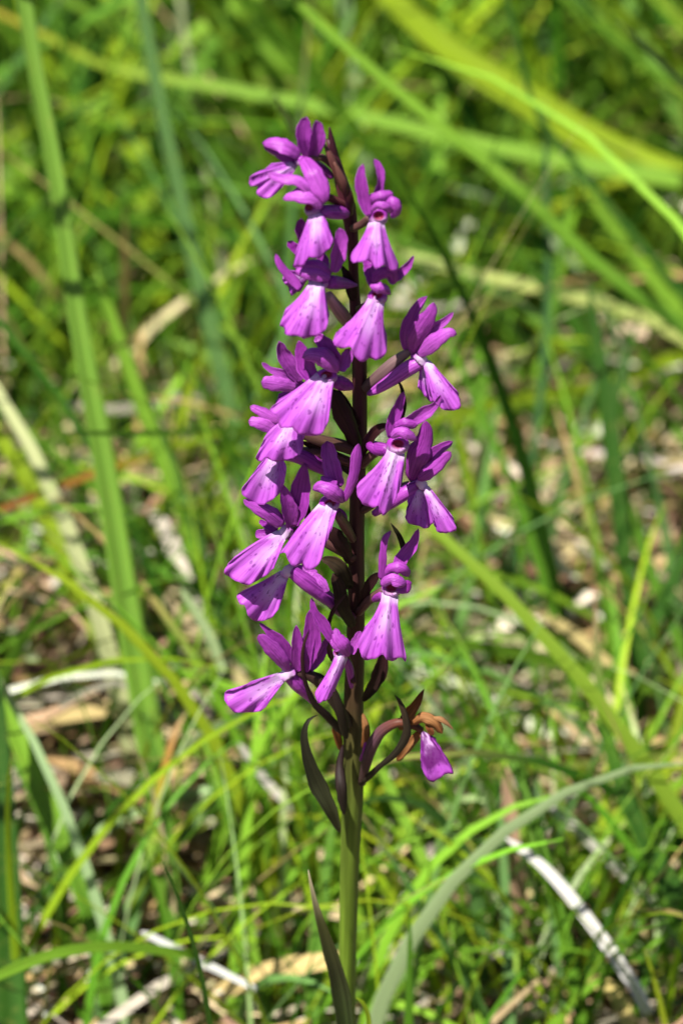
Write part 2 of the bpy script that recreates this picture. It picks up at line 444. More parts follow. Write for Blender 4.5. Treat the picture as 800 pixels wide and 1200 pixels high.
def build_stem():
    pts = [(385, 163, 0, 3.0), (391, 182, 0, 5.0), (398, 206, 0, 7.0), (405, 232, 0, 8.5), (410, 258, 0, 8.0), (413, 285, 0, 6.0), (414, 320, 0, 5.5), (416, 360, 0, 6.5),
           (420, 400, 0, 8.0), (421, 450, 0, 8.3), (421, 500, 0, 8.5), (419, 560, 0, 8.8), (417.5, 620, 0, 9.0), (417, 700, 0, 10.0), (416, 760, 0, 11.0),
           (414, 820, 0, 12.0), (413.5, 880, 0, 12.6), (413, 930, 0, 13.0), (410.5, 980, 0, 12.4), (409, 1025, 0, 12.0), (407.5, 1090, 0, 11.2), (406, 1150, 0, 11.5), (405, 1235, 0, 12.5)]
    S = smoothpath(pts, 80)
    # continue straight down to the soil
    C = [P(a, b, d) for a, b, d, _ in S]; r = [q[3] * MMPX for q in S]
    while C[-1].z > root_xy.z - 0.004:
        C.append(C[-1] + Vector((0, 0, -0.006))); r.append(r[-1] * 1.01)
    C = np.array(C); r = np.array(r); n = len(C); seg = 22
    th = np.linspace(0, 2 * np.pi, seg, endpoint=False)
    rm = 1 + 0.035 * np.cos(5 * th + 0.6) + 0.02 * np.cos(9 * th)
    V = C[:, None, :] + np.stack([np.cos(th) * rm, np.sin(th) * rm, 0 * th], axis=1)[None] * r[:, None, None]
    F = [(i*seg+j, (i+1)*seg+j, (i+1)*seg+(j+1) % seg, i*seg+(j+1) % seg) for i in range(n-1) for j in range(seg)]
    F.append(tuple(range(seg)))
    U = np.array([(j / seg, i * 0.12) for i in range(n) for j in range(seg)])
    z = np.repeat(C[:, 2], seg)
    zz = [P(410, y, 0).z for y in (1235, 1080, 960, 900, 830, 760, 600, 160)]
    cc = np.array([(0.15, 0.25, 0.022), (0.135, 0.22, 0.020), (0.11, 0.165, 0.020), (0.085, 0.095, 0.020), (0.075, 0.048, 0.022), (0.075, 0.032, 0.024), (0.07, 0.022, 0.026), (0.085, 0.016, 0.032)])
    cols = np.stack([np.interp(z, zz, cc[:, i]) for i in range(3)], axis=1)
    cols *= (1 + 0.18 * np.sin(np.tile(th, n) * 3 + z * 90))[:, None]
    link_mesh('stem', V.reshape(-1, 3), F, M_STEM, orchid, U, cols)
build_stem()

def SP(f, pts, tone=0.45, name='sepal', **k):
    b = f.get('throat'); k.setdefault('wave', rng.uniform(0.05, 0.16)); k.setdefault('twist', rng.uniform(-22, 22))
    if name != 'hood':      # sepals and petals nod outwards, away from the spike
        q0 = min((pts[0], pts[-1]), key=lambda q: math.dist(q[:2], b))
        pts = [(x, y, d + 0.34 * 0.15 * math.dist((x, y), q0[:2]), w_) for x, y, d, w_ in pts]
    return strip(name, pts, M_SEPAL, f['o'], tone=min(1.0, tone * 1.15 + rng.uniform(0.0, 0.12)), base=b, nu=20, nv=11, **k)
def COLLAR(f, pts):
    big = max(q[3] for q in pts) > 6
    if not big: return None
    pts = [(a, b, d - (0.8 if big else 0.4), w * (0.85 if big else 0.48)) for a, b, d, w in pts]
    return strip('collar', pts, M_COL, f['o'], cup=-0.35, wave=0.2, col=((0.36, 0.08, 0.42), (0.52, 0.34, 0.56), (0.60, 0.42, 0.65), (0.52, 0.20, 0.60)))
def FL(pos, d, rx=9, ry=9, cavity=False, **k):
    return {'o': column(pos, d, rx, ry, orchid, cavity, **k), 'throat': pos}
def SPUR(f, pts, tone=0.62): return tube('spur', pts, M_SEPAL, f['o'], tone=tone, seg=12, n=16)
def OVARY(f, pts, col=((0.10, 0.035, 0.035), (0.16, 0.075, 0.075))): return tube('ovary', pts, M_STEM, f['o'], col=col, ridges=4, n=16)
def BRACT(pts, col=(MAROON, (0.05, 0.018, 0.018)), cup=0.5, name='bract', **k):
    pts = [(a, b, d, w_ * 0.78) for a, b, d, w_ in pts]
    return strip(name, pts, M_BRACT, orchid, cup=cup, col=col, **k)
def HOOD(f, pts, tone=0.5, cup=-0.6, **k): return SP(f, pts, tone, 'hood', cup=cup, **k)

# --- top buds
for pts, col in (
    ([(398, 212, 1, 4), (393, 192, 0, 5.5), (389, 170, 0, 4.5), (386, 149, 0, 1.2)], (MAROON, (0.045, 0.010, 0.020))),
    ([(402, 222, 3, 3.5), (395, 203, 3.5, 4.8), (387, 183, 3.5, 3.8), (380, 169, 3, 1.2)], (BROWNRED, (0.15, 0.055, 0.048))),
    ([(407, 232, 4, 3.5), (402, 215, 5, 4.6), (397, 202, 5, 3.6), (391.5, 190, 5, 1.2)], (BROWNRED, (0.18, 0.075, 0.06))),
    ([(410, 250, 2, 3.5), (409, 232, 4, 5.0), (404, 214, 4, 3.4), (400, 202, 3, 1.0)], (MAROON, BROWNRED))):
    tube('bud', pts, M_STEM, orchid, col=col, n=18, seg=12)

# --- 1: topmost, side on, facing left
f = FL((352, 188), 4, 6, 6)
SP(f, [(362, 185, 2, 4.5), (357, 166, 2, 8), (357, 149, 1.5, 8), (359, 137, 1, 4.5)], 0.30, cup=0.5, tilt=12)
SP(f, [(365, 185, 3, 4.5), (371, 167, 3.2, 8), (372, 153, 2.6, 7), (370.5, 141, 2, 3.5)], 0.30, cup=0.4, tilt=-18)
HOOD(f, [(352, 181, 4, 5), (338, 172.5, 5, 8.5), (322, 167, 4.5, 7.0), (307, 167, 3.5, 3)], 0.55, cup=-0.32, tilt=-25)
HOOD(f, [(352, 189, 3, 6), (338, 184, 3.5, 7.5), (324, 178, 3.2, 6), (309, 171, 3, 2.5)], 0.35, cup=-0.4, tilt=20)
SP(f, [(355, 184, 5, 7), (366, 200, 7, 10), (374, 217, 7.5, 10.5), (379, 230, 7.5, 7.5), (379, 239, 7, 3)], 0.52, cup=-0.3, tilt=8)
lip(f['o'], (346, 192), 5, [(318, 191), (304, 201), (292, 208), (292, 216), (302, 218), (301, 227), (312, 231), (322, 228), (331, 217), (338, 207)], 4, fwd=2, fold=2)
OVARY(f, [(398, 205, 1, 3.5), (388, 192, 1.5, 4), (376, 184, 2.5, 4), (362, 186, 3, 4)])
SPUR(f, [(362, 190, 2, 6), (374, 197, 1.5, 6.5), (383, 203, 1, 5), (389, 207, 1, 3)], 0.35)

# --- 2
f = FL((366, 245), 8, 9, 9, True, cav=(-0.45, 0.3))
SP(f, [(313, 203, 6, 3), (330, 208.5, 7, 5.5), (348, 210.5, 8, 6), (361, 220, 9, 5.5), (369, 231, 9, 4)], 0.80, cup=-0.35, tilt=-25)
HOOD(f, [(340, 227, 8.5, 2), (352, 222.5, 9, 4), (362, 225, 9.3, 4), (371, 233, 9, 3)], 0.55)
HOOD(f, [(331, 233, 9.5, 2.5), (342, 229, 10, 5.5), (356, 230, 10.5, 7.5), (368, 234, 10.5, 6), (377, 243, 10, 5)], 0.72, cup=-0.32, tilt=-15)
COLLAR(f, [(375, 238, 10, 4), (376, 246, 10, 4.5), (373, 255, 10, 3)])
lip(f['o'], (370, 249), 8, [(350, 288), (345, 304), (343, 311), (354, 311), (364, 302), (376, 300), (386, 290), (389, 276), (384, 263)], 9, lm=(356, 268), rm=(381, 256), fwd=2, fold=2.5)
SPUR(f, [(378, 247, 8, 7), (388, 248, 6, 8.2), (399, 249, 4, 7.5), (406, 250, 3, 5)], 0.5)
OVARY(f, [(408, 243, 1, 4.5), (395, 236, 3, 4.5), (383, 231, 5, 4), (374, 234, 7, 4)], ((0.14, 0.03, 0.04), (0.19, 0.05, 0.06)))

# --- 3: front view at the upper right
f = FL((443, 253), 8, 11, 12, True, cav=(0.05, 0.12))
SP(f, [(425, 192, 5, 1.8), (423, 205, 6, 5.2), (424, 220, 7, 6.8), (428, 238, 8, 6.2), (432, 253, 9, 3.5)], 0.30, cup=0.45, tilt=10)
SP(f, [(438.5, 186, 5, 2), (444, 197, 6, 4), (446, 210, 7, 4), (444, 221, 7.5, 4.2), (441, 232, 8, 5.5)], 0.42, cup=0.5, tilt=-20)
HOOD(f, [(432, 245, 8, 3), (437, 234, 9, 6), (449, 230, 9.5, 6), (461, 227, 8.5, 4)], 0.42, tilt=-12)
HOOD(f, [(434, 248, 10, 2.2), (443, 240, 11, 4), (454, 243, 11, 4.2), (458, 250, 10, 2.5)], 0.72, cup=-0.5)
SP(f, [(450, 236, 8, 5), (460, 237, 9, 7), (464, 246, 9.5, 6), (458, 255, 9, 3)], 0.45, 'petal', cup=-0.6)
COLLAR(f, [(430, 254, 9.5, 2), (430.5, 262, 10.5, 3), (433, 270, 11, 2)])
lip(f['o'], (441, 263), 11, [(416, 290), (410.5, 299), (414, 306), (424, 307), (433, 306.5), (440.5, 315), (451, 312), (460, 317), (466, 316), (463, 303)], 9, lm=(426, 276), rm=(453, 275), fwd=3, fold=4)
OVARY(f, [(413, 268, 2, 4), (424, 262, 4, 4.5), (434, 254, 6, 5)]); SPUR(f, [(440, 262, 7, 5), (436, 274, 4, 5), (431, 288, 3, 4), (428, 300, 3, 3)], 0.35)

# --- 4b: flower half hidden behind the next one
f = FL((362, 316), 3, 6, 6)
SP(f, [(353, 256, 2, 4), (352, 267, 2.5, 6), (354, 279, 3, 5), (358, 300, 3, 4)], 0.12, cup=0.4)
SP(f, [(337, 283, 2, 3), (343, 288, 2.5, 5), (352, 296, 3, 5), (358, 306, 3, 4)], 0.15, cup=0.4)
lip(f['o'], (360, 322), 4, [(350, 316), (337, 317), (332, 324), (336, 336), (343, 346), (352, 340)], 4, fwd=1, fold=1.5)

# --- 4
f = FL((373, 331), 9, 11, 9, True, cav=(-0.1, 0.35))
SP(f, [(397.5, 267, 5, 4), (399, 280, 6, 7.3), (396, 299, 7.5, 8), (391, 319, 9, 4.5)], 0.38, cup=0.35, tilt=-12)
SP(f, [(376, 296, 5, 4), (378, 306, 6, 7), (380, 318, 8, 6)], 0.2, cup=0.4)
HOOD(f, [(343, 311, 9, 3), (357, 308.5, 9.8, 5.5), (375, 311, 10, 6.5), (388, 320, 9, 4.5)], 0.35, tilt=-25)
HOOD(f, [(345, 318, 10, 4), (360, 320, 11, 7), (375, 322.5, 11, 7), (387, 325, 10, 4.5)], 0.58, cup=-0.5)
SP(f, [(323, 297, 6, 2), (327, 308, 7, 3.8), (338, 322, 8, 5.3), (353, 337, 9.5, 5)], 0.40, cup=-0.32, tilt=-15)
COLLAR(f, [(386, 323, 10.5, 3), (384, 333, 11, 4.5), (380, 342, 11, 3)])
lip(f['o'], (371, 333), 10, [(337, 361), (326, 381), (332, 384), (334.5, 393), (351, 392), (357, 396.5), (370.5, 394), (381, 384.5), (386, 371), (383, 353)], 10, lm=(352, 345), rm=(381, 344), fwd=3, fold=3.5)
SPUR(f, [(386, 330, 8, 8), (396, 331, 6, 7.5), (408, 332.5, 4, 5), (418, 334, 3, 1.5)], 0.30)
BRACT([(414, 352, 1, 5), (411, 336, 3, 8), (406, 322, 3.5, 6), (400, 311, 3, 1.5)])
OVARY(f, [(412, 384, 1.5, 6), (402, 370, 4, 7.5), (392, 357, 6, 6.5), (385, 346, 8, 5)], ((0.20, 0.10, 0.10), (0.42, 0.28, 0.27)))

# --- 5: front view
f = FL((442, 348), 9, 11, 10, True, cav=(0.0, 0.4))
SP(f, [(430, 303, 5, 4.5), (433, 318, 7, 6.2), (438, 334, 9, 5.5)], 0.15, cup=0.4)
SP(f, [(484.5, 299.5, 6, 1.2), (477, 312, 7, 4.2), (466, 322, 8, 5.5), (455, 330, 9, 5.5)], 0.38, cup=0.4, tilt=-15)
HOOD(f, [(437, 332, 9, 4), (446, 322, 10, 7), (458, 321, 10, 7), (462, 333, 9, 4)], 0.22, tilt=-20)
HOOD(f, [(433, 333, 10.5, 3.2), (441, 336, 11.5, 6.3), (450, 339, 11.5, 6), (457, 345, 10.5, 3)], 0.62, cup=-0.8)
lip(f['o'], (441, 351), 12, [(404, 378), (391, 395), (392, 403), (399.5, 407), (410, 407), (414.5, 417.5), (423.5, 423), (432.5, 419), (440, 423), (446, 422), (453.5, 413), (451, 393)], 9.5, lm=(421, 364.5), rm=(449, 371), fwd=3, fold=4)
OVARY(f, [(420, 362, 2, 4), (430, 357, 5, 4.5), (438, 349, 7, 5)]); SPUR(f, [(440, 356, 7, 5), (436, 368, 5, 5), (432, 384, 3.5, 4)], 0.35)

# --- 6: side on, facing right
f = FL((488, 418), 4, 7, 7)
SP(f, [(500, 347, 1, 2.5), (490, 359, 1.5, 5), (481, 376, 2, 7), (475, 394, 2.5, 6), (477, 412, 3, 3)], 0.55, cup=0.6, tilt=20)
SP(f, [(508, 354, 4, 3), (505, 366, 5, 7), (495, 382, 5.5, 10.5), (486, 398, 5.5, 9.5), (483, 415, 4.5, 4)], 0.42, cup=-0.32, tilt=-5)
SP(f, [(531, 366, 4, 2.2), (521, 376, 4.5, 4), (505, 386.5, 5, 6.5), (493, 401, 5, 6), (488, 412, 4.5, 4)], 0.62, 'petal', cup=0.4, tilt=-12)
SP(f, [(535, 392, 6, 4.5), (526, 389.5, 6.5, 5.5), (511, 398, 7, 9), (498, 409, 6.5, 8), (489, 416, 5.5, 4)], 0.66, 'petal', cup=-0.32, tilt=12)
COLLAR(f, [(486, 414, 6, 5), (494, 421, 6.8, 7), (500, 428, 6.5, 4)])
SPUR(f, [(495, 423, 4.5, 7.5), (480, 430.5, 4.5, 9.3), (461, 443.5, 4, 7.8), (441, 456.5, 3.2, 5.5), (431, 462, 3, 2.5)], 0.85)
OVARY(f, [(428, 455, 1, 6.5), (445, 440, 2, 7.5), (462, 424, 2.5, 7), (479, 412, 3, 4.5)], ((0.10, 0.05, 0.05), (0.26, 0.16, 0.17)))
lip(f['o'], (495, 428), 5, [(491, 446), (492, 456), (499, 465), (508, 471), (514, 470)], 4.2, fwd=-0.5, fold=0.8, name='lip')
lip(f['o'], (500, 425), 6, [(502, 452), (508, 470), (515, 477), (527, 482), (537.5, 480), (540, 475), (537, 464.5), (526, 448)], 6.5, fwd=1.5, fold=1.5, lm=(499, 440))

# --- 7b: side flower facing left, behind 7
f = FL((352, 452), 3, 6, 6)
SP(f, [(327, 400, 3, 3), (331, 415, 3.5, 8), (342, 431.5, 4.2, 8.5), (352, 449, 4.5, 4)], 0.50, cup=0.5, tilt=-15)
SP(f, [(307, 425, 4, 2), (317, 433, 4.5, 3.5), (333, 439, 5, 5), (347, 450, 5, 5)], 0.62, 'petal', cup=0.4)
SP(f, [(306, 448, 5, 6), (316, 449, 5.5, 8.2), (331, 451, 6, 8.2), (347, 455, 6, 5)], 0.68, 'petal', cup=-0.32, tilt=15)
lip(f['o'], (350, 457), 5, [(328, 462), (323, 470), (330, 478), (340, 474)], 4, fwd=0.5, fold=1)

# --- 7
f = FL((383, 441), 9, 12, 9, True, cav=(0.0, 0.4))
SP(f, [(350, 399, 5, 3), (355, 418, 6.5, 9), (360, 434, 8, 10), (372, 446, 9, 6)], 0.22, cup=0.35)
SP(f, [(370, 393, 4, 5), (381, 404, 6, 8.5), (391, 420, 8, 8), (395, 433, 9, 5)], 0.22, cup=0.4)
SP(f, [(409, 409, 6, 4), (405, 421, 7.5, 7), (398, 434, 9.5, 5)], 0.35, cup=0.4, tilt=-15)
HOOD(f, [(368, 410, 9.5, 2.5), (381, 411, 10.2, 4), (391, 421, 10.3, 4)], 0.45)
HOOD(f, [(354, 419, 10, 5), (364, 415.5, 11, 8), (378, 418.5, 11.5, 10), (390, 428, 11, 9), (396, 436, 10, 5)], 0.62, cup=-0.6, tilt=-5)
COLLAR(f, [(395, 437, 10.5, 3), (391, 445, 11, 5), (385, 454, 11.2, 4)])
lip(f['o'], (381, 443), 13, [(327, 467), (315, 480.5), (325, 491), (327, 500), (343.5, 500), (349.5, 509), (363, 511), (375, 508), (384, 495.5), (388, 477.5), (386, 460)], 9.5, lm=(350, 453), fwd=3.5, fold=3.5)
SPUR(f, [(391, 446, 7, 7), (400, 449, 5, 8.5), (408, 452, 4, 6), (413, 455, 3, 2)], 0.12)
BRACT([(421, 535, 1, 6), (412, 508, 4, 12), (400, 482, 6, 14), (390, 456, 6, 7)], cup=-0.5)
BRACT([(421, 500, 2, 5), (410, 486, 3, 9), (402, 470, 3, 7), (396, 456, 3, 2)])

# --- 8
f = FL((338, 497), 5, 7, 7)
SP(f, [(293, 476, 4, 3.5), (306, 482, 5, 5.8), (322, 490, 6, 5.5), (334, 496, 6, 4)], 0.70, cup=-0.4, tilt=-10)
SP(f, [(291, 493, 5, 5), (304, 496, 6, 7), (319, 502, 6.5, 7.5), (334, 503, 6, 5)], 0.70, cup=-0.32, tilt=10)
lip(f['o'], (339, 499), 9, [(312, 512), (299, 536.5), (305, 542), (313, 536), (321.5, 540), (333.5, 540.5), (343, 537), (354.5, 526), (358, 511)], 6.5, lm=(319, 501), fwd=2.5, fold=2.5)
OVARY(f, [(420, 530, 1.5, 6), (400, 522, 3, 7), (378, 517, 4, 6.5), (352, 508, 5, 5)], ((0.085, 0.045, 0.03), (0.12, 0.06, 0.045)))
# --- 9
f = FL((328, 532), 4, 6, 6)
lip(f['o'], (323, 533), 8, [(302, 547), (284, 573), (284, 581), (301, 590.5), (315.5, 589.5), (327.5, 579), (333, 562), (334, 544)], 5, fwd=2, fold=2.2)
SPUR(f, [(330, 531, 4, 8), (346, 533, 4.5, 9), (366, 542, 4, 9), (386, 554, 3, 6)], 0.36)
SP(f, [(312, 520, 3, 3), (322, 524, 3.5, 5), (330, 530, 4, 4)], 0.4)
OVARY(f, [(418, 545, 1.5, 5), (395, 536, 2.5, 6), (370, 530, 3, 6), (340, 530, 3.5, 5)])
BRACT([(418, 560, 1, 5), (398, 540, 3, 9), (378, 528, 3, 8), (352, 517, 3, 2)], (OLIVE, BROWNRED))

# --- 10: front view right of the stem
f = FL((466, 521), 9, 13, 12, True, cav=(0.0, 0.22))
SP(f, [(473, 459, 6, 2.5), (466, 478, 7, 6), (460, 495, 8, 7.2), (457, 513, 9, 4)], 0.26, cup=0.4, tilt=-8)
BRACT([(466, 500, 4, 4), (472, 478, 4.5, 4.6), (471.5, 459, 5, 2.8), (468, 449, 5, 1.6), (462, 441, 5, 0.6)], ((0.03, 0.010, 0.016), (0.025, 0.018, 0.012)))
SP(f, [(516.5, 463, 7, 2), (508, 476, 8, 4.4), (494, 485, 9, 7.5), (483, 492, 9.5, 7), (474, 498, 9.5, 5)], 0.50, cup=0.4, tilt=-22)
HOOD(f, [(462, 501, 9.5, 4), (475, 497, 10.5, 6.5), (489, 499, 10, 5)], 0.34, tilt=-20)
HOOD(f, [(458, 513, 10.5, 3.5), (467, 506.5, 11.5, 6), (478, 509, 11.8, 6.3), (488, 515, 11, 3)], 0.64, cup=-0.5)
COLLAR(f, [(456, 514, 9.5, 3), (452, 525, 10.5, 4.5), (453, 536, 11, 3)])
COLLAR(f, [(474, 518, 10, 3), (475, 528, 11, 4.2), (472, 538, 11, 3)])
lip(f['o'], (462, 533), 13, [(431, 554), (420, 568), (418, 580), (424.5, 590), (437.5, 595), (445, 594), (449, 604), (457, 596), (465, 580), (472, 561)], 10, lm=(447, 539), rm=(473, 546), fwd=3, fold=3.5)
SPUR(f, [(454, 527, 7, 7), (444, 526, 5, 8.2), (436, 523, 4, 7), (431, 521, 3, 4)], 0.30)
BRACT([(423, 535, 2, 4), (431, 517, 4, 7), (441, 504, 5, 7.5), (453, 499, 5, 4), (460, 500, 5, 2)], (MAROON, BROWNRED))
OVARY(f, [(424, 545, 1.5, 5), (436, 533, 3, 5.5), (452, 524, 6, 5)])
# --- 11: side on, facing right, behind 10
f = FL((490, 566), 3, 7, 7)
SP(f, [(499, 493, 2, 4), (498, 512, 3, 9), (489, 537, 4, 14), (481, 563, 3.5, 6)], 0.24, cup=-0.4)
SP(f, [(530, 517.5, 3, 3), (515, 526, 3.8, 6), (499, 541, 4.3, 7.5), (489, 555, 4, 5)], 0.36, cup=0.35, tilt=-10)
SP(f, [(528, 529.5, 5, 3.5), (516, 541, 5.5, 7), (501, 553, 5.8, 8.5), (489, 562, 5, 4)], 0.48, 'petal', cup=-0.3, tilt=8)
COLLAR(f, [(488, 562, 5.5, 5), (494, 567, 6, 7), (499, 574, 6, 5)])
SPUR(f, [(491, 569, 3.5, 7.5), (473, 578, 4, 9), (455, 591, 3.5, 7), (438, 602, 2.8, 4)], 0.60)
lip(f['o'], (492, 571), 6, [(478, 588), (474.5, 601), (480, 612.5), (491, 618), (506, 617), (510, 608)], 4.5, fwd=0.5, fold=1.2)
lip(f['o'], (499, 572), 5, [(504, 602), (511, 617.5), (522, 626), (533.5, 619.5), (531, 607.5), (518, 591)], 6, fwd=1, fold=1)
OVARY(f, [(425, 598, 1, 5), (446, 584, 2, 6), (468, 572, 2.5, 5.5), (484, 566, 3, 4)])

# --- 12: front view left of the stem
f = FL((386, 590), 9, 12, 10, True, cav=(0.1, 0.25))
SP(f, [(383, 517, 4, 6), (386, 536, 6, 9.5), (391, 555, 8, 10), (397, 571, 9, 6)], 0.28, cup=0.35, tilt=6)
SP(f, [(420, 520, 7, 3), (418, 534, 8, 5.8), (414.5, 557, 9, 5.8), (408, 576, 9.8, 5), (401, 588, 10, 4)], 0.42, cup=-0.4, tilt=-10)
HOOD(f, [(376, 558, 9, 2.5), (383, 564, 9.8, 5), (394, 570, 10, 6)], 0.34, cup=-0.6)
HOOD(f, [(366, 574, 10.5, 4), (375, 571, 11.3, 7), (387, 575, 11.8, 9), (397, 582, 11.3, 8.5), (402, 589, 10, 4)], 0.52, cup=-0.6)
COLLAR(f, [(399, 588, 10.3, 3), (396, 597, 11, 4.5), (391, 606, 11.3, 3)])
lip(f['o'], (384, 595), 12, [(338, 631), (327.5, 650), (335, 648), (339, 657.5), (347, 664), (353, 661), (357.5, 669.5), (368, 664), (378.5, 650), (385, 632), (389, 614)], 10, lm=(355, 611), fwd=3.5, fold=3.5)
SPUR(f, [(391, 598, 7, 5), (397, 602, 5, 6.5), (402, 606, 4, 5), (405, 610, 3, 2)], 0.10)
BRACT([(412, 662, 1.5, 6), (403, 643, 4, 11), (394, 629, 5, 11), (386, 618, 5, 5)], cup=-0.4)
BRACT([(410, 690, 2, 7), (400, 668, 4, 11), (388, 658, 4, 9), (376, 655, 4, 3)], (OLIVE, (0.085, 0.05, 0.03)))
OVARY(f, [(413, 632, 1.5, 5), (404, 616, 4, 6), (395, 602, 7, 5)])

# --- 13: facing left
f = FL((336, 622), 5, 8, 8)
SP(f, [(357, 543, 2, 3), (354, 564, 3, 9.5), (349, 590, 4.5, 13), (341, 616, 5, 8)], 0.25, cup=0.3, tilt=8)
SP(f, [(330, 567, 4, 2), (335, 584, 5, 7.5), (340, 602, 5.5, 9), (342, 618, 5.5, 6)], 0.34, cup=0.35, tilt=-12)
BRACT([(361, 615, 4.5, 4), (360, 598, 5.2, 5), (356, 577, 5.2, 1)], (MAROON, (0.03, 0.012, 0.02)))
SP(f, [(285, 586, 5.5, 3), (300, 594, 6.2, 6.8), (316, 602, 6.8, 9.5), (332, 615, 6.5, 8)], 0.52, 'petal', cup=-0.32, tilt=-10)
SP(f, [(304, 610, 2, 2.5), (313, 616, 3, 4), (325, 622, 4, 4)], 0.1, cup=0.4); SP(f, [(299, 626, 2, 4), (309, 626, 3, 6), (324, 628, 4, 5)], 0.18, cup=0.4)
COLLAR(f, [(338, 617, 6.5, 6), (332, 626, 7, 8), (325, 634, 7, 7)])
lip(f['o'], (327, 630), 9, [(284, 646), (265, 664), (264, 674), (278, 682), (293.5, 684.5), (307.5, 679), (320, 664), (325, 645)], 6.5, lm=(303, 633), fwd=2.5, fold=2.5)
SPUR(f, [(339, 626, 4.5, 7), (350, 632, 4, 7), (362, 640, 3, 6)], 0.5)
OVARY(f, [(414, 655, 1.5, 5), (390, 640, 2.5, 6), (365, 626, 3, 6), (345, 620, 4, 5)])
# --- 14
f = FL((338, 669), 5, 7, 7)
COLLAR(f, [(345, 664, 6, 6), (338, 669, 6.6, 8), (331, 676, 6.6, 6)])
lip(f['o'], (333, 673), 8, [(306, 684), (278, 698), (280, 708), (287, 710), (288, 718.5), (299, 729), (314.5, 725.5), (327, 711.5), (332, 690)], 5.5, fwd=2, fold=2.2)
SPUR(f, [(340, 668, 5, 7.5), (357, 681, 5, 10), (376, 695, 4, 9.5), (393, 709, 3, 7)], 0.44)
SP(f, [(341, 655, 3, 3), (347, 650, 3, 7), (352, 640, 2.5, 4)], 0.25); SP(f, [(346, 667, 3, 4), (358, 668, 3, 6), (372, 672, 2.5, 3)], 0.5)
SP(f, [(366, 672, 4, 3), (377, 682, 4, 5), (384, 694, 3.5, 3)], 0.75)
OVARY(f, [(413, 725, 1.5, 6), (396, 712, 2.5, 8), (378, 695, 3, 7), (352, 676, 3.5, 5)], ((0.16, 0.04, 0.13), (0.2, 0.05, 0.17)))
BRACT([(414, 735, 2, 6), (402, 712, 5, 10), (397, 688, 5, 10), (390, 672, 4.5, 5)], (OLIVE, (0.07, 0.03, 0.025)))

# --- 15: front view, right of the stem
f = FL((459, 689), 9, 12, 12, True, cav=(-0.05, 0.12))
SP(f, [(458, 622, 6, 2), (450.5, 632, 7, 3.8), (448, 655, 8.5, 4.6), (447, 680, 9.5, 4.5)], 0.28, cup=-0.32, tilt=20)
SP(f, [(490, 620, 6, 1.8), (483, 639, 7, 6.5), (473, 652, 8, 8), (464, 666, 9, 6)], 0.34, cup=0.35, tilt=10)
BRACT([(474, 660, 4, 3.5), (472.5, 642, 4.5, 4.2), (467, 627, 5, 3.6), (458, 613.5, 5, 0.8)], ((0.03, 0.024, 0.012), (0.04, 0.04, 0.016)))
HOOD(f, [(450, 676, 9.5, 3.5), (459, 667, 10.3, 6.5), (471, 668, 10.6, 7.5), (479, 676, 9.5, 4)], 0.32, tilt=-15)
HOOD(f, [(446, 686, 10.3, 4), (457, 679, 11.3, 6.5), (468, 682, 11.6, 7.5), (477, 685, 10.5, 3.5)], 0.66, cup=-0.5)
SP(f, [(479, 680, 9.5, 3), (475, 690, 10, 5.5), (464, 692.5, 10, 3)], 0.25, 'petal', cup=-0.5)
COLLAR(f, [(447, 688, 10, 3), (446, 699, 11, 4.5), (448, 710, 11.5, 3)])
COLLAR(f, [(466, 692, 10, 3), (467, 701, 11, 4), (464, 711, 11.5, 3)])
lip(f['o'], (456, 701), 12, [(426, 735), (420, 753), (423.5, 766), (429, 775), (438.5, 772.5), (448, 765.5), (454, 774), (462, 776), (470, 771), (476, 775), (471, 753)], 10, lm=(442, 714), rm=(467, 722), fwd=3, fold=3.5)
SPUR(f, [(449, 697, 7, 6), (442, 699, 5, 7), (436, 702, 4, 5), (432, 706, 3, 3)], 0.35)
BRACT([(422, 712, 2, 5), (429, 692, 4.5, 7), (438, 678, 5.5, 7), (446, 671, 6, 3)])
OVARY(f, [(420, 718, 1.5, 5), (434, 702, 4, 5.5), (449, 692, 6.5, 5)])
BRACT([(425, 822, 2, 4), (438, 803, 4.5, 9), (446, 785, 5.5, 11), (450, 763, 5.5, 6)], ((0.045, 0.030, 0.022), MAROON), cup=0.6)

# --- 16: facing left, low
f = FL((338, 786), 6, 8, 8)
SP(f, [(304, 730, 5, 1.5), (315, 741, 6, 4.5), (328, 757, 6.8, 10.5), (338, 779, 7, 8)], 0.26, cup=0.35, tilt=-12)
SP(f, [(303, 744, 6.5, 4.5), (315, 757, 7.2, 8.5), (329, 773, 7.6, 9), (338, 788, 7.2, 4)], 0.38, 'petal', cup=-0.4, tilt=10)
SP(f, [(347, 733, 5, 2.2), (348, 751, 5.8, 6.5), (348, 772, 6.5, 8), (346, 788, 6.5, 5)], 0.22, cup=0.35)
SP(f, [(363, 715, 4, 3), (366, 742, 5, 10.5), (363, 765, 5.8, 9.5), (355, 788, 6, 4.5)], 0.26, cup=0.4, tilt=8)
SP(f, [(386, 748, 3, 4), (380, 760, 3.5, 6), (368, 778, 4, 6), (356, 788, 5, 4)], 0.55)
COLLAR(f, [(345, 785, 7.6, 7), (336, 790, 8.2, 8), (328, 796, 8, 7)])
lip(f['o'], (330, 794), 8, [(298, 799), (264, 812), (263, 820), (274, 833), (290, 836.5), (306, 832), (316, 820), (325, 806)], 7.5, fwd=2, fold=2.2)
SPUR(f, [(338, 790, 6, 8.5), (348, 801, 5.5, 9.5), (360, 814, 4.5, 6.5), (368, 825, 4, 3)], 0.48)
OVARY(f, [(408, 850, 1.5, 6), (392, 822, 4, 7), (372, 797, 5, 7), (350, 787, 6, 5)], ((0.055, 0.035, 0.025), (0.06, 0.03, 0.03)))
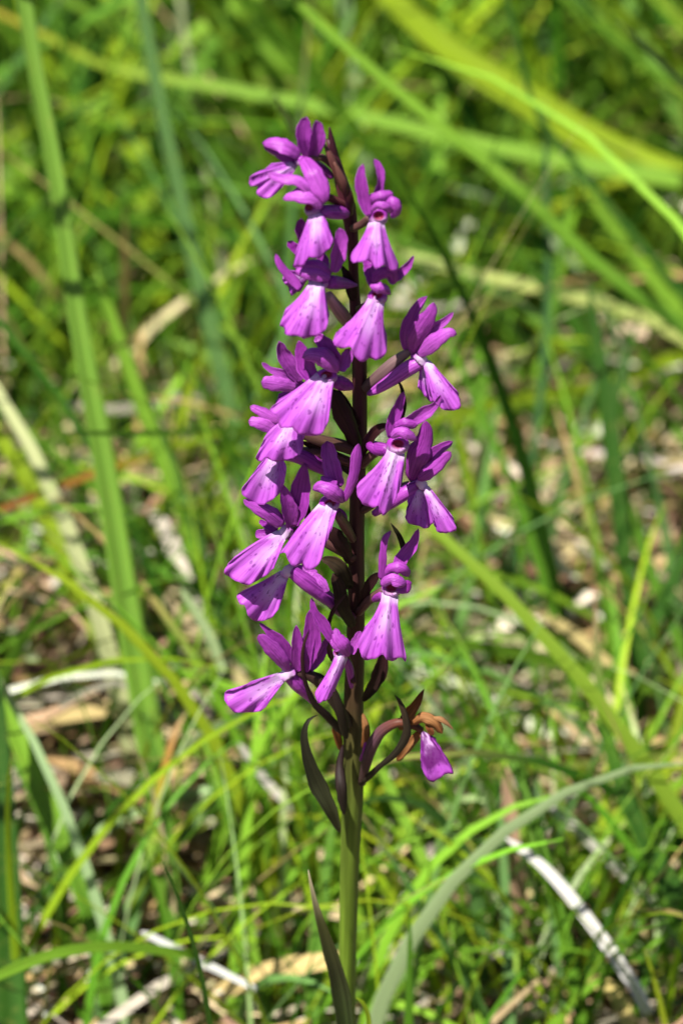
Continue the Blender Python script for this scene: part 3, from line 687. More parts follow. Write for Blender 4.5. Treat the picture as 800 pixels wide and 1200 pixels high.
BRACT([(403, 862, 3, 6), (384, 840, 7, 6.5), (367, 823, 8.5, 4.5), (355.5, 790, 9, 3), (355, 760, 9, 2.6), (362, 738, 8.5, 1)], ((0.055, 0.035, 0.028), (0.035, 0.014, 0.018), (0.11, 0.045, 0.035)), cup=-0.5)
BRACT([(406, 866, 4, 6), (399, 838, 6, 8), (390, 812, 6, 7), (376, 795, 5.5, 6), (361, 787, 5, 3)], ((0.055, 0.045, 0.028), (0.05, 0.022, 0.025)), cup=-0.4)

# --- 17: small, folded lip, before the stem
f = FL((399, 765), 11, 9, 9, True, cav=(-0.3, 0.2))
SP(f, [(365, 701, 8, 2.3), (368, 715, 9, 4), (378, 731, 10, 7), (388, 748, 11, 5), (394, 756, 11, 4)], 0.28, cup=0.35, tilt=10)
BRACT([(386, 748, 6, 3), (385.5, 729, 6.5, 3.2), (393, 711, 6.5, 2.8), (405, 697, 6, 1)], (MAROON, (0.13, 0.05, 0.045)))
HOOD(f, [(393, 736, 11, 3), (395, 747, 12, 7), (402, 757, 12.5, 9.5), (409, 769, 11.5, 5)], 0.42, cup=-0.5)
HOOD(f, [(389, 748, 11.8, 3), (392, 754, 12.3, 5), (398, 763, 12.6, 5)], 0.5, cup=-0.5)
SP(f, [(422, 740, 9, 3), (417, 752, 10, 5.5), (410, 766, 11, 5)], 0.62)
BRACT([(390, 775, 7, 3), (386, 762, 7.5, 4.5), (387, 752, 7.5, 2)])
COLLAR(f, [(394, 760, 12, 4), (397, 768, 13, 5), (399, 776, 13, 4)])
COLLAR(f, [(411, 762, 12, 2.5), (411, 769, 12.4, 3.5), (406, 776, 12.6, 3)])
lip(f['o'], (399, 771), 9, [(376, 804), (369, 813), (370, 820), (374, 825), (382, 821), (387, 817), (394, 802)], 12, lm=(384, 788), rm=(400, 790), fwd=2, fold=4.5, ruffle=0.3)
SPUR(f, [(404, 772, 10, 5), (409, 783, 9, 5), (411, 796, 8, 4), (412, 806, 7.5, 2)], 0.42)
OVARY(f, [(414, 800, 9, 3), (412, 790, 8, 4), (408, 778, 9, 5), (403, 768, 10, 5)], (BROWNRED, BROWNRED))

# --- 18: withered flower, lowest on the right
RUST = (0.30, 0.10, 0.030); TAN = (0.42, 0.20, 0.075)
o = tube('flower', [(424, 918, 2, 5), (429, 896, 4, 6.2), (435, 876, 5, 7.6), (447, 857, 6, 7), (466, 847, 7, 5.5), (483, 850, 7, 5), (494, 856, 7, 4)], M_STEM, orchid,
         col=((0.06, 0.035, 0.03), (0.075, 0.03, 0.045), (0.13, 0.06, 0.085), (0.16, 0.05, 0.03), (0.10, 0.03, 0.02)), n=26)
o['label'] = 'withered brown flower on a curved stalk'
for pts, col, cup in (
    ([(470, 856, 6, 4), (476, 841, 6.5, 7.2), (487, 826, 6.5, 5.6), (496.5, 808, 6, 1)], (TAN, RUST, (0.10, 0.03, 0.015)), 0.5),
    ([(481, 849, 8, 4), (495, 841.5, 9, 7), (508, 846, 9.5, 7), (518, 860, 9.5, 4)], (RUST, TAN, RUST), -0.8),
    ([(506, 842, 9, 3), (518, 844, 9.5, 3.4), (531, 855, 9.5, 1)], (TAN, (0.40, 0.20, 0.10)), -0.6),
    ([(500, 848, 9, 3), (504, 856, 9.5, 4), (506, 862, 9.5, 2.5)], (RUST, (0.16, 0.05, 0.02)), 0.5),
    ([(492, 858, 7, 4), (480, 873, 7.5, 5.5), (465, 892, 7, 3)], (RUST, TAN, RUST), 0.5)):
    strip('withered_petal', pts, M_DRY, o, cup=cup, col=col, wave=0.25)
wl = lip(o, (496, 860), 4.5, [(492, 876), (493, 895), (501.5, 911), (507, 917.5), (514, 914), (521, 906), (531, 906), (523, 886), (509, 867)], 8.5, fwd=2, fold=2.5, ruffle=0.35, wither=0.9)
BRACT([(422, 920, 3, 5), (444, 899, 6.5, 4.4), (464, 882, 9, 5.5), (476.5, 860, 10, 7), (474.5, 840, 10, 5), (468, 822, 9.5, 3), (461.5, 814, 9, 1)],
      ((0.06, 0.04, 0.03), (0.055, 0.045, 0.03), (0.10, 0.06, 0.035)), cup=-0.45)
strip('bract', [(425, 878, 2, 3), (429, 858, 4, 5), (425, 836, 3, 2)], M_DRY, orchid, col=(RUST, TAN), cup=-0.5)
strip('bract', [(399, 880, 2, 3), (394, 858, 3, 5), (391, 842, 3, 2)], M_DRY, orchid, col=(RUST, RUST), cup=-0.5)
strip('sepal', [(423, 893, 4, 3), (428, 881, 5, 4), (428, 870, 5, 2)], M_SEPAL, orchid, tone=0.4)

# --- bract leaf curling at the left and the stem leaf below
BRACT([(398, 976, 5, 3), (388, 950, 8, 10), (374, 922, 9, 13), (361, 888, 10, 9), (356.5, 862, 9.5, 5), (361, 845, 8.5, 3), (372, 838, 7.5, 1)],
      ((0.14, 0.16, 0.070), (0.085, 0.095, 0.045), (0.045, 0.045, 0.025), (0.04, 0.035, 0.02)), cup=0.55, tilt=12, nu=26)
BRACT([(403, 955, 8, 4), (400, 925, 9, 9), (398, 897, 6, 6), (402, 872, 4, 2)], ((0.05, 0.04, 0.03), (0.05, 0.022, 0.025)), cup=-0.5)
leaf = BRACT([(409, 1262, 6, 10), (405, 1200, 9, 14), (397, 1150, 10, 14.5), (383, 1103, 11, 9.5), (372, 1068, 11.5, 5.5), (365, 1040, 11.5, 3), (361, 1020, 11, 1)],
      ((0.085, 0.160, 0.035), (0.080, 0.130, 0.035), (0.075, 0.085, 0.034), (0.14, 0.15, 0.045), (1.0, 0.85, 0.55)), cup=0.55, tilt=14, nu=34, name='leaf')

orchid.location = root_xy
for ch in list(orchid.children):
    ch.matrix_parent_inverse = __import__('mathutils').Matrix.Translation(-root_xy)

# ------------------------------------------------------------------ single grass blades and dry leaves traced from the picture
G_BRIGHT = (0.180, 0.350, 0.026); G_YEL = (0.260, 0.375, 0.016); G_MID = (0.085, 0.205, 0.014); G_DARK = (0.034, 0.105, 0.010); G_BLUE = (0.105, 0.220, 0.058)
G_PALE = (0.330, 0.430, 0.200); STRAWC = (0.52, 0.41, 0.24); WHITE = (0.62, 0.57, 0.46); PINKB = (0.36, 0.22, 0.14); ORANGE = (0.42, 0.20, 0.035)

def blade(name, pts, yb, yt, col, label, cat, group=None, mat=None, fold=0.30, tilt=0.0, nu=30, yvals=None, th=0.00030):
    """pts: (px, py, half-width px) from root to tip; yb/yt: distance behind the spike at root and tip ('g' = root on the soil)."""
    S = smoothpath(pts, nu)
    if yb == 'g':
        yb = ground_y(pts[0][0], pts[0][1]); yt = max(yt, yb + 0.02 + 0.00004 * max(0, pts[0][1] - pts[-1][1]))   # the tip hangs back, upper face to the sun
    L = np.concatenate([[0], np.cumsum(np.linalg.norm(np.diff(S[:, :2], axis=0), axis=1))]); L /= L[-1]
    Y = yb + (yt - yb) * L if yvals is None else np.interp(L, np.linspace(0, 1, len(yvals)), yvals)
    C = np.array([at(a, b, y) for (a, b, _), y in zip(S, Y)])
    dist = np.linalg.norm(C - np.array(CAM), axis=1)
    hw = np.maximum(S[:, 2], 0.25) * MMPX * dist / DIST
    e = np.clip((1 - L) / 0.06, 0, 1); hw = hw * np.maximum(e, 0.05)
    T = np.gradient(C, axis=0); T /= np.linalg.norm(T, axis=1, keepdims=True)
    view = np.array(CAM) - C; view /= np.linalg.norm(view, axis=1, keepdims=True)
    Sd = np.cross(T, view); Sd /= np.linalg.norm(Sd, axis=1, keepdims=True); Nn = np.cross(Sd, T)
    # keep blades lying naturally: turn each a little about its own length
    a = R(tilt) + 0.15 * np.sin(L * 3 + len(pts)) - 0.55 * Sd[:, 2]
    S2 = Sd * np.cos(a)[:, None] + Nn * np.sin(a)[:, None]; N2 = -Sd * np.sin(a)[:, None] + Nn * np.cos(a)[:, None]
    s = np.linspace(-1, 1, 7); wid = hw / np.cos(a)
    grid = C[:, None, :] + S2[:, None, :] * (s[None, :, None] * wid[:, None, None]) + N2[:, None, :] * ((fold * np.abs(s) - 0.1)[None, :] * wid[:, None])[:, :, None]
    uv = np.stack(np.broadcast_arrays(((s + 1) / 2)[None, :], (L * 6)[:, None]), axis=2)
    V, F, U = shell(grid, th, uv)
    c = np.asarray(col, float); tt = U[:, 1] / 6
    if c.ndim == 1: c = np.array([c * 1.05, c, c, c * 0.95])
    kk = np.linspace(0, 1, len(c))
    cols = np.stack([np.interp(tt, kk, c[:, i]) for i in range(3)], axis=1)
    cols = cols * (1 + 0.10 * np.sin(U[:, 0] * 9 + tt * 4))[:, None]
    o = link_mesh(name, V, F, mat or M_BLADE, None, U, cols)
    rebase(o, tuple(C[0])); o['label'] = label; o['category'] = cat
    if group: o['group'] = group
    return o

def GB(pts, yb, yt, col, label, group=None, **k):
    f = 0.68 if yt >= 0.09 else 0.75
    pts = [(a, b, h * f) for a, b, h in pts]
    return blade('grass_blade', pts, yb, yt, col, label, 'grass blade', group, **k)
def DL(pts, yb, yt, col, label, group=None, **k): return blade('dry_leaf', pts, yb, yt, col, label, 'dry leaf', group, mat=M_STRAW, **k)

GB([(205, 1140, 16), (192, 1010, 20), (180, 900, 22), (150, 720, 20), (118, 520, 17), (92, 380, 15), (65, 200, 13), (40, 70, 12), (25, -30, 11), (5, -190, 6)], 'g', 0.055, (0.16, 0.31, 0.035), 'long straight pale green blade rising upright beside the orchid, tallest of all')
GB([(345, 830, 11), (318, 690, 12), (290, 560, 13), (245, 380, 14), (215, 250, 12), (185, 110, 11), (162, -20, 10), (140, -150, 5)], 'g', 0.13, G_BLUE, 'bluish green blade leaning up towards the tall pale blade')
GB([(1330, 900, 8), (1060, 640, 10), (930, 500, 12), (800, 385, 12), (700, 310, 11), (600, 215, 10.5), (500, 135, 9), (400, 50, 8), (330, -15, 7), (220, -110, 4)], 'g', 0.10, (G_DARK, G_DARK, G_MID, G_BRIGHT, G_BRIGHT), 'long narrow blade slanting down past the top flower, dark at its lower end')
GB([(1250, 900, 6), (1010, 590, 7), (900, 450, 7), (800, 345, 6.5), (740, 272, 6), (680, 200, 6), (630, 135, 5), (612, 80, 4.5), (590, -20, 4), (570, -110, 3)], 'g', 0.14, G_DARK, 'thin dark green blade bent in a crook above the long slanting blade')
GB([(1420, 640, 9), (1180, 360, 12), (980, 255, 14), (820, 215, 15), (700, 195, 14), (560, 168, 13), (400, 130, 11), (250, 100, 9), (130, 80, 7), (60, 45, 6), (-20, 5, 5), (-100, -40, 3)], 'g', 0.22, (G_YEL, G_YEL, G_YEL, G_BRIGHT, G_BRIGHT, G_BRIGHT, G_BRIGHT, G_YEL, ORANGE), 'broad yellow-green blade arching sideways behind the orchid tip with an orange end')
GB([(1350, 640, 12), (1130, 370, 20), (950, 270, 24), (800, 212, 26), (720, 180, 27), (620, 120, 27), (520, 55, 23), (430, -30, 18), (340, -120, 8)], 'g', 0.30, G_YEL, 'widest bright yellow-green leaf lying over the far meadow')
GB([(1100, 700, 8), (930, 480, 9), (810, 402, 10), (740, 367, 11), (640, 340, 10), (560, 322, 9), (450, 292, 7), (400, 270, 4)], 'g', 0.24, (0.40, 0.46, 0.13), 'pale yellowish blade sloping behind the second right-hand flower')
GB([(765, 960, 10), (752, 850, 12), (742, 740, 13), (728, 620, 14), (712, 480, 15), (699, 400, 10), (688, 325, 4)], 'g', 0.16, G_DARK, 'dark green upright blade with a blunt tip above the straw patch')
GB([(755, 900, 8), (742, 760, 8), (722, 560, 9), (718, 480, 10), (732, 425, 8), (750, 365, 3)], 'g', 0.18, G_DARK, 'short dark blade forking away from the dark upright blade')
GB([(880, 960, 10), (815, 800, 10), (760, 665, 9.5), (735, 590, 9), (714, 515, 6), (704, 440, 3)], 'g', 0.13, G_MID, 'mid-green blade leaning across the dark upright blade')
GB([(200, 950, 14), (168, 850, 17), (125, 760, 18), (95, 700, 17), (70, 640, 17), (30, 560, 15), (0, 512, 12), (-40, 450, 7)], 'g', 0.18, G_YEL, 'wide yellow-green blade leaning away behind the tall pale blade')
GB([(325, 940, 11), (300, 830, 13), (285, 790, 15), (245, 690, 16), (215, 600, 15), (175, 500, 13), (140, 400, 11), (110, 310, 6)], 'g', 0.17, G_BRIGHT, 'bright green blade leaning between the tall pale blade and the orchid')
GB([(300, 495, 4), (240, 512, 5), (180, 533, 6), (120, 552, 6.5), (50, 578, 6.5), (-10, 602, 6), (-60, 625, 3)], 0.32, 0.20, (G_YEL, G_YEL, ORANGE, (0.30, 0.12, 0.03), ORANGE), 'thin blade turned orange and brown crossing behind the tall pale blade')
GB([(-40, 790, 7), (0, 700, 6.5), (20, 655, 6), (50, 610, 5.5), (97, 578, 3.5)], 'g', 0.09, G_PALE, 'pale whitish blade curling over at its tip below the orange blade')
GB([(320, 498, 5), (220, 506, 5), (150, 508, 4.5), (72, 507, 2)], 0.28, 0.15, G_MID, 'thin green blade lying level across the tall pale blade')
GB([(115, 600, 10), (95, 570, 11), (50, 530, 11), (0, 486, 10), (-50, 440, 6)], 'g', 0.25, G_MID, 'mid-green blade slanting behind the wide yellow-green blade', )
GB([(145, 1270, 13), (128, 1170, 17), (105, 1060, 19), (50, 930, 18), (0, 812, 14), (-40, 720, 6)], 'g', 0.05, (G_MID, G_MID, G_BRIGHT, G_BRIGHT), 'broad green blade sloping over the brown litter at the base of the tall blade')
GB([(16, 1330, 22), (14, 1200, 24), (8, 1050, 22), (0, 900, 18), (-10, 760, 10)], 'g', 0.04, G_DARK, 'widest dark green blade standing upright beside the broad sloping blade')
GB([(105, 1260, 14), (128, 1160, 16), (152, 1080, 14), (175, 990, 10), (184, 935, 6.5), (205, 860, 4.5), (226, 815, 3)], 'g', 0.07, (G_BLUE, G_BLUE, G_BLUE, G_BLUE, G_YEL, ORANGE, STRAWC), 'blue-green blade with a withered orange tip')
GB([(230, 1120, 7), (130, 1110, 8), (60, 1120, 8.5), (-10, 1148, 8), (-60, 1175, 6)], 0.10, 0.04, G_BRIGHT, 'light green blade lying level over the broad sloping blade')
GB([(252, 1240, 4), (246, 1200, 4), (235, 1140, 3.6), (215, 1070, 3), (192, 1012, 1.2)], 0.03, 0.02, G_DARK, 'needle-thin dark sedge blade beside the orange-tipped blade', th=0.00045)
GB([(284, 1240, 7), (281, 1100, 6.5), (274, 1000, 6), (262, 890, 3)], 'g', 0.08, G_MID, 'slim upright green blade between the thin dark sedge and the orchid leaf')
GB([(420, 1030, 12), (390, 975, 14), (335, 893, 15), (285, 805, 14), (225, 735, 11), (180, 690, 6)], 'g', 0.16, (G_YEL, G_YEL, (0.42, 0.40, 0.13), STRAWC, STRAWC), 'broad blade fading from yellow-green to straw, slanting down to the stem')
GB([(362, 1290, 12), (368, 1170, 13), (374, 1080, 12), (386, 990, 6), (395, 930, 2)], 'g', 0.05, G_MID, 'green blade standing close behind the orchid leaf')
GB([(905, 1290, 16), (850, 1160, 18), (800, 1062, 18), (755, 982, 14), (722, 905, 11), (702, 800, 7), (696, 685, 2)], 'g', 0.05, (G_MID, G_DARK, G_DARK, G_DARK, G_MID, PINKB), 'strong dark green blade tapering to a sharp brown tip over the straw patch')
GB([(880, 1300, 9), (810, 1130, 9), (770, 1040, 8), (738, 950, 6), (715, 860, 2)], 'g', 0.06, G_MID, 'narrow blade lying along the strong dark sharp-tipped blade')
GB([(575, 1270, 10), (545, 1120, 10), (515, 1050, 10), (480, 975, 10), (445, 895, 8), (425, 830, 3)], 'g', 0.10, G_BRIGHT, 'bright green blade slanting beside the lower bare stem')
GB([(598, 1290, 8), (597, 1180, 8), (594, 1080, 8), (588, 980, 6), (584, 900, 2)], 'g', 0.06, G_BLUE, 'upright blue-green blade below the withered flower')
GB([(900, 880, 5), (800, 886, 5.5), (700, 894, 5), (600, 906, 4), (540, 915, 2)], 0.25, 0.12, (0.33, 0.40, 0.08), 'thin yellowish blade lying level behind the sharp-tipped dark blade')
GB([(660, 920, 8), (610, 855, 9), (560, 790, 9), (505, 715, 8), (460, 650, 4)], 'g', 0.16, G_MID, 'green blade slanting across the straw patch')
GB([(960, 860, 10), (800, 818, 11), (690, 785, 11), (600, 765, 10), (520, 752, 7), (470, 745, 3)], 0.32, 0.15, G_BRIGHT, 'green blade lying level over the straw patch')
GB([(790, 785, 6), (735, 745, 6.5), (690, 712, 5.5), (660, 695, 2)], 'g', 0.18, G_YEL, 'short yellow-green blade beside the dark upright blade foot')
GB([(570, 880, 6), (580, 760, 6), (600, 660, 6.5), (630, 490, 6.5), (641, 350, 6), (640, 220, 5), (638, 110, 2.5)], 'g', 0.17, (0.045, 0.125, 0.035), 'thin dark blade standing upright between flowers and dark upright blade')
GB([(900, 175, 6), (800, 98, 6), (760, 58, 5.5), (725, 25, 3)], 0.40, 0.25, G_PALE, 'pale thin blade slanting above the widest yellow-green leaf')
GB([(1050, 700, 10), (900, 480, 11), (800, 368, 11), (755, 315, 10), (710, 255, 8), (675, 205, 3)], 'g', 0.22, G_BRIGHT, 'light green blade slanting under the thin crooked dark blade')
GB([(880, 400, 9), (800, 418, 10), (720, 448, 10), (640, 462, 10), (560, 478, 9), (480, 500, 5)], 0.45, 0.25, G_YEL, 'yellow-green blade lying level behind the right-hand flowers')
GB([(800, 440, 8), (700, 468, 9), (590, 478, 9), (500, 520, 7), (440, 560, 3)], 0.5, 0.3, G_BRIGHT, 'light green blade drooping level behind the right-hand flowers, below the yellow one')
GB([(60, 470, 12), (20, 430, 12), (-20, 405, 10), (-60, 390, 5)], 'g', 0.40, G_MID, 'short dull green blade in the thicket beside the tall pale blade')
GB([(420, 330, 10), (350, 300, 12), (270, 250, 12), (210, 190, 11), (150, 140, 8), (90, 105, 4)], 'g', 0.26, G_YEL, 'mid-green blade slanting behind the upper left flowers')
GB([(560, 420, 10), (520, 290, 12), (480, 200, 13), (420, 110, 12), (370, 60, 10), (330, 20, 5)], 'g', 0.30, G_YEL, 'yellow-green blade slanting behind the orchid buds')
GB([(470, 260, 6), (400, 215, 7), (350, 160, 7), (322, 112, 4)], 0.4, 0.2, G_PALE, 'pale blade ending just above the topmost flower')
GB([(640, 300, 16), (560, 170, 18), (470, 70, 18), (380, -10, 16), (280, -100, 8)], 'g', 0.40, G_BRIGHT, 'broad bright green leaf far behind the orchid tip')
GB([(230, 330, 14), (180, 230, 15), (120, 130, 14), (60, 40, 13), (30, -30, 10), (0, -120, 5)], 'g', 0.35, G_MID, 'broad mid-green leaf far behind the tall pale blade')
GB([(860, 300, 14), (780, 200, 15), (700, 100, 15), (620, 10, 13), (570, -60, 8)], 'g', 0.40, G_MID, 'broad mid-green leaf far behind the crooked dark blade')
GB([(430, 1245, 4), (432, 1195, 3.5), (425, 1176, 3), (418, 1170, 1.5)], 0.004, 0.0, G_YEL, 'tiny curled yellow-green shoot touching the orchid stem')
GB([(700, 1260, 7), (672, 1120, 7), (640, 1000, 7), (610, 900, 6), (590, 830, 2)], 'g', 0.12, G_MID, 'mid-green blade leaning between withered flower and whitish straw')
GB([(660, 1270, 6), (655, 1150, 6), (640, 1020, 6), (625, 880, 2)], 'g', 0.10, G_BLUE, 'slim blue-green blade leaning beside the whitish straw')
GB([(215, 1250, 10), (205, 1130, 11), (200, 1040, 10), (190, 930, 8), (170, 830, 3)], 'g', 0.13, G_MID, 'mid-green blade standing behind the orange-tipped blade')
GB([(330, 1240, 7), (300, 1130, 7), (285, 1020, 7), (250, 900, 5), (220, 820, 2)], 'g', 0.15, G_BRIGHT, 'slim bright blade leaning behind the thin dark sedge')

for pts, yt, c, lab in (
    ([(560, 320, 12), (470, 205, 14), (345, 85, 15), (220, 0, 13), (130, -70, 6)], 0.5, G_BRIGHT, 'bright green blade slanting far above the topmost flower'),
    ([(420, 420, 11), (350, 335, 13), (290, 272, 13), (225, 215, 11), (160, 170, 5)], 0.4, G_MID, 'mid-green blade slanting down behind the second and fourth flowers'),
    ([(230, 520, 13), (150, 482, 15), (70, 440, 15), (0, 405, 14), (-70, 380, 7)], 0.4, G_MID, 'broad mid-green blade sloping behind the bluish green blade'),
    ([(940, 330, 12), (800, 175, 14), (715, 80, 14), (630, -5, 12), (560, -80, 6)], 0.5, G_MID, 'broad mid-green blade slanting above the crooked thin blade'),
    ([(222, 640, 5), (212, 555, 5.5), (203, 480, 5), (189, 402, 2)], 0.3, G_PALE, 'thin pale upright blade between the two leaning green blades'),
    ([(165, 860, 5), (160, 740, 5.5), (157, 640, 5), (160, 555, 2)], 0.25, G_BLUE, 'thin bluish upright stalk close behind the tall pale blade'),
    ([(830, 900, 6), (800, 760, 7), (785, 660, 7), (765, 570, 6), (740, 520, 2)], 0.25, G_BLUE, 'slim bluish blade behind the mid-green leaning blade'),
    ([(640, 1200, 4), (600, 1100, 4.5), (560, 1010, 4.5), (518, 935, 2)], 0.16, G_PALE, 'thin pale stem slanting below the cream dry leaves'),
    ([(672, 1220, 4), (662, 1100, 4.5), (650, 960, 4), (645, 850, 2)], 0.18, (0.42, 0.42, 0.22), 'thin pale yellow stem standing beside the tan curled leaf'),
    ([(760, 1230, 4), (747, 1100, 4.5), (735, 950, 4), (728, 840, 2)], 0.18, G_BLUE, 'thin bluish stem standing behind the sharp-tipped dark blade'),
    ([(450, 1250, 5), (470, 1150, 6), (500, 1060, 6), (520, 960, 4), (545, 880, 2)], 0.16, G_MID, 'slim green blade crossing the bright slanting blade beside the stem'),
    ([(500, 660, 10), (430, 560, 11), (330, 470, 11), (250, 420, 9), (190, 395, 4)], 0.4, G_BRIGHT, 'bright green blade passing behind the middle left flowers'),
    ([(700, 600, 9), (660, 520, 10), (600, 420, 11), (560, 330, 9), (540, 250, 4)], 0.42, G_MID, 'green blade leaning between the flowers and the thin dark upright blade'),
    ([(60, 1240, 6), (75, 1120, 6), (60, 1000, 6), (20, 900, 4), (-20, 850, 2)], 0.12, G_MID, 'slim green blade leaning across the broad sloping blade'),
    ([(820, 560, 10), (760, 540, 12), (690, 535, 12), (600, 560, 9), (540, 590, 4)], 0.42, G_YEL, 'yellow-green blade drooping over the top of the straw patch')):
    GB(pts, 'g', yt, c, lab)

# dry leaves and straws
DL([(470, 945, 8), (500, 930, 12), (545, 905, 12), (598, 868, 7)], 'g', 0.24, WHITE, 'cream dry leaf lying under the withered flower')
DL([(495, 985, 9), (520, 960, 13), (548, 930, 11), (575, 905, 5)], 'g', 0.20, WHITE, 'short cream dry leaf lying below the longer cream leaf')
DL([(95, 235, 7), (125, 258, 12), (155, 278, 13), (190, 305, 6)], 'g', 0.55, WHITE, 'whitish dry leaf caught in grass beside the tall pale blade')
DL([(770, 1065, 5), (735, 1030, 5.5), (650, 950, 5.5), (590, 908, 4)], 0.16, 0.15, (0.55, 0.53, 0.47), 'thin whitish straw slanting beside the sharp-tipped dark blade')
DL([(760, 1190, 6), (745, 1160, 7), (690, 1080, 7), (640, 1020, 6), (590, 980, 3)], 0.10, 0.12, (0.58, 0.56, 0.53), 'grey-white bent straw slanting below the thin whitish straw')
DL([(618, 1125, 7), (606, 1045, 9), (598, 960, 9), (594, 900, 6)], 0.14, 0.13, (0.52, 0.33, 0.22), 'tan curled dead leaf hanging below the withered flower')
DL([(60, 930, 8), (85, 915, 15), (110, 912, 13), (130, 905, 5)], 'g', 0.24, WHITE, 'cream dead leaf piece on the brown litter')
DL([(415, 1075, 7), (350, 1060, 10), (280, 1048, 11), (215, 1045, 8)], 0.15, 0.15, STRAWC, 'straw-coloured dry leaf lying level behind the orchid stem')
DL([(400, 1125, 8), (340, 1135, 12), (290, 1150, 12), (245, 1170, 7)], 0.11, 0.12, (0.50, 0.38, 0.16), 'yellow straw leaf lying near the orchid leaf foot')
DL([(300, 1160, 3), (240, 1130, 4.5), (165, 1092, 4)], 0.10, 0.10, (0.6, 0.6, 0.58), 'thin silvery straw behind the thin dark sedge')
DL([(345, 950, 4), (315, 920, 5), (280, 872, 3.5)], 0.16, 0.16, (0.60, 0.56, 0.50), 'short silvery straw lying on the fading broad blade')
DL([(262, 790, 5), (245, 745, 6), (212, 690, 4)], 0.16, 0.16, G_PALE, 'pale grey-green dead blade beside the lowest left flower')

# ------------------------------------------------------------------ litter and meadow grass: masses
def clear_view(pts, ymin):
    """True where a blade stays out of the free view of the orchid."""
    px, py, f = project(pts.reshape(-1, 3))
    px = px.reshape(pts.shape[:2]); py = py.reshape(pts.shape[:2]); f = f.reshape(pts.shape[:2])
    bad = (pts[:, :, 1] < ymin) & (px > -120) & (px < 920) & (py > -120) & (py < 1240) & (f > 0.0)
    near = np.linalg.norm(pts - np.array(CAM), axis=2) < 0.16
    return ~(bad | near).any(axis=1)

def build_mass(name, C, W, nrm_rand, cols, mat, label, cat, fold=0.25):
    """C (n, k, 3) centre lines, W (n, k) half-widths, cols (n, k, 3): one mesh of folded ribbons."""
    n, k, _ = C.shape
    T = np.gradient(C, axis=1); T /= np.maximum(np.linalg.norm(T, axis=2, keepdims=True), 1e-9)
    Sd = np.cross(T, nrm_rand[:, None, :]); Sd /= np.maximum(np.linalg.norm(Sd, axis=2, keepdims=True), 1e-9)
    Nn = np.cross(Sd, T)
    s = np.array([-1.0, 0.0, 1.0])
    G = C[:, :, None, :] + Sd[:, :, None, :] * (s[None, None, :, None] * W[:, :, None, None]) + Nn[:, :, None, :] * (fold * np.abs(s)[None, None, :, None] * W[:, :, None, None])
    V = G.reshape(-1, 3)
    idx = np.arange(n * k * 3).reshape(n, k, 3)
    q = np.stack([idx[:, :-1, :-1], idx[:, :-1, 1:], idx[:, 1:, 1:], idx[:, 1:, :-1]], axis=-1).reshape(-1, 4)
    me = bpy.data.meshes.new(name)
    me.vertices.add(len(V)); me.vertices.foreach_set('co', V.astype(np.float32).ravel())
    me.loops.add(q.size); me.loops.foreach_set('vertex_index', q.astype(np.int32).ravel())
    me.polygons.add(len(q)); me.polygons.foreach_set('loop_start', np.arange(0, q.size, 4, dtype=np.int32)); me.polygons.foreach_set('use_smooth', np.ones(len(q), dtype=bool))
    me.update(calc_edges=True)
    uvv = np.zeros((n, k, 3, 2)); uvv[..., 0] = (s + 1)[None, None, :] / 2; uvv[..., 1] = np.linspace(0, 3, k)[None, :, None] + nrg.uniform(0, 50, n)[:, None, None]
    lay = me.uv_layers.new(name='UVMap'); lay.data.foreach_set('uv', uvv.reshape(-1, 2)[q.ravel()].astype(np.float32).ravel())
    ca = me.color_attributes.new('col', 'FLOAT_COLOR', 'POINT'); cc = np.ones((n, k, 3, 4), dtype=np.float32); cc[..., :3] = cols[:, :, None, :]
    ca.data.foreach_set('color', cc.ravel()); me.materials.append(mat); me.validate()
    o = bpy.data.objects.new(name, me); COL.objects.link(o)
    o['kind'] = 'stuff'; o['label'] = label; o['category'] = cat
    return o

def hides_patch(pts):
    """How much of the bare straw patches a blade would cover."""
    q = pts - np.array(CAM); tz = np.where(q[..., 2] < -1e-3, -CAM.z / np.minimum(q[..., 2], -1e-3), 1e3)
    gx = CAM.x + q[..., 0] * tz; gy = CAM.y + q[..., 1] * tz
    return straw_patch(gx, gy).max(axis=1)

def pick(colors, weights, n, jit=0.18):
    w_ = np.array(weights, float); i = nrg.choice(len(colors), n, p=w_ / w_.sum())
    c = np.array(colors)[i] * (1 + nrg.normal(0, jit, (n, 1))) * (1 + nrg.normal(0, 0.06, (n, 3)))
    return np.clip(c, 0.005, 0.85)

def straw_patch(x, y):     # where the litter lies thick and little grass grows
    m = np.exp(-(((x - 0.105) / 0.11)**2 + ((y - 0.41) / 0.13)**2))
    m = np.maximum(m, np.exp(-(((x + 0.085) / 0.055)**2 + ((y - 0.27) / 0.12)**2)))
    m = np.maximum(m, 0.3 * np.exp(-(((x - 0.05) / 0.06)**2 + ((y - 0.19) / 0.07)**2)))
    return m

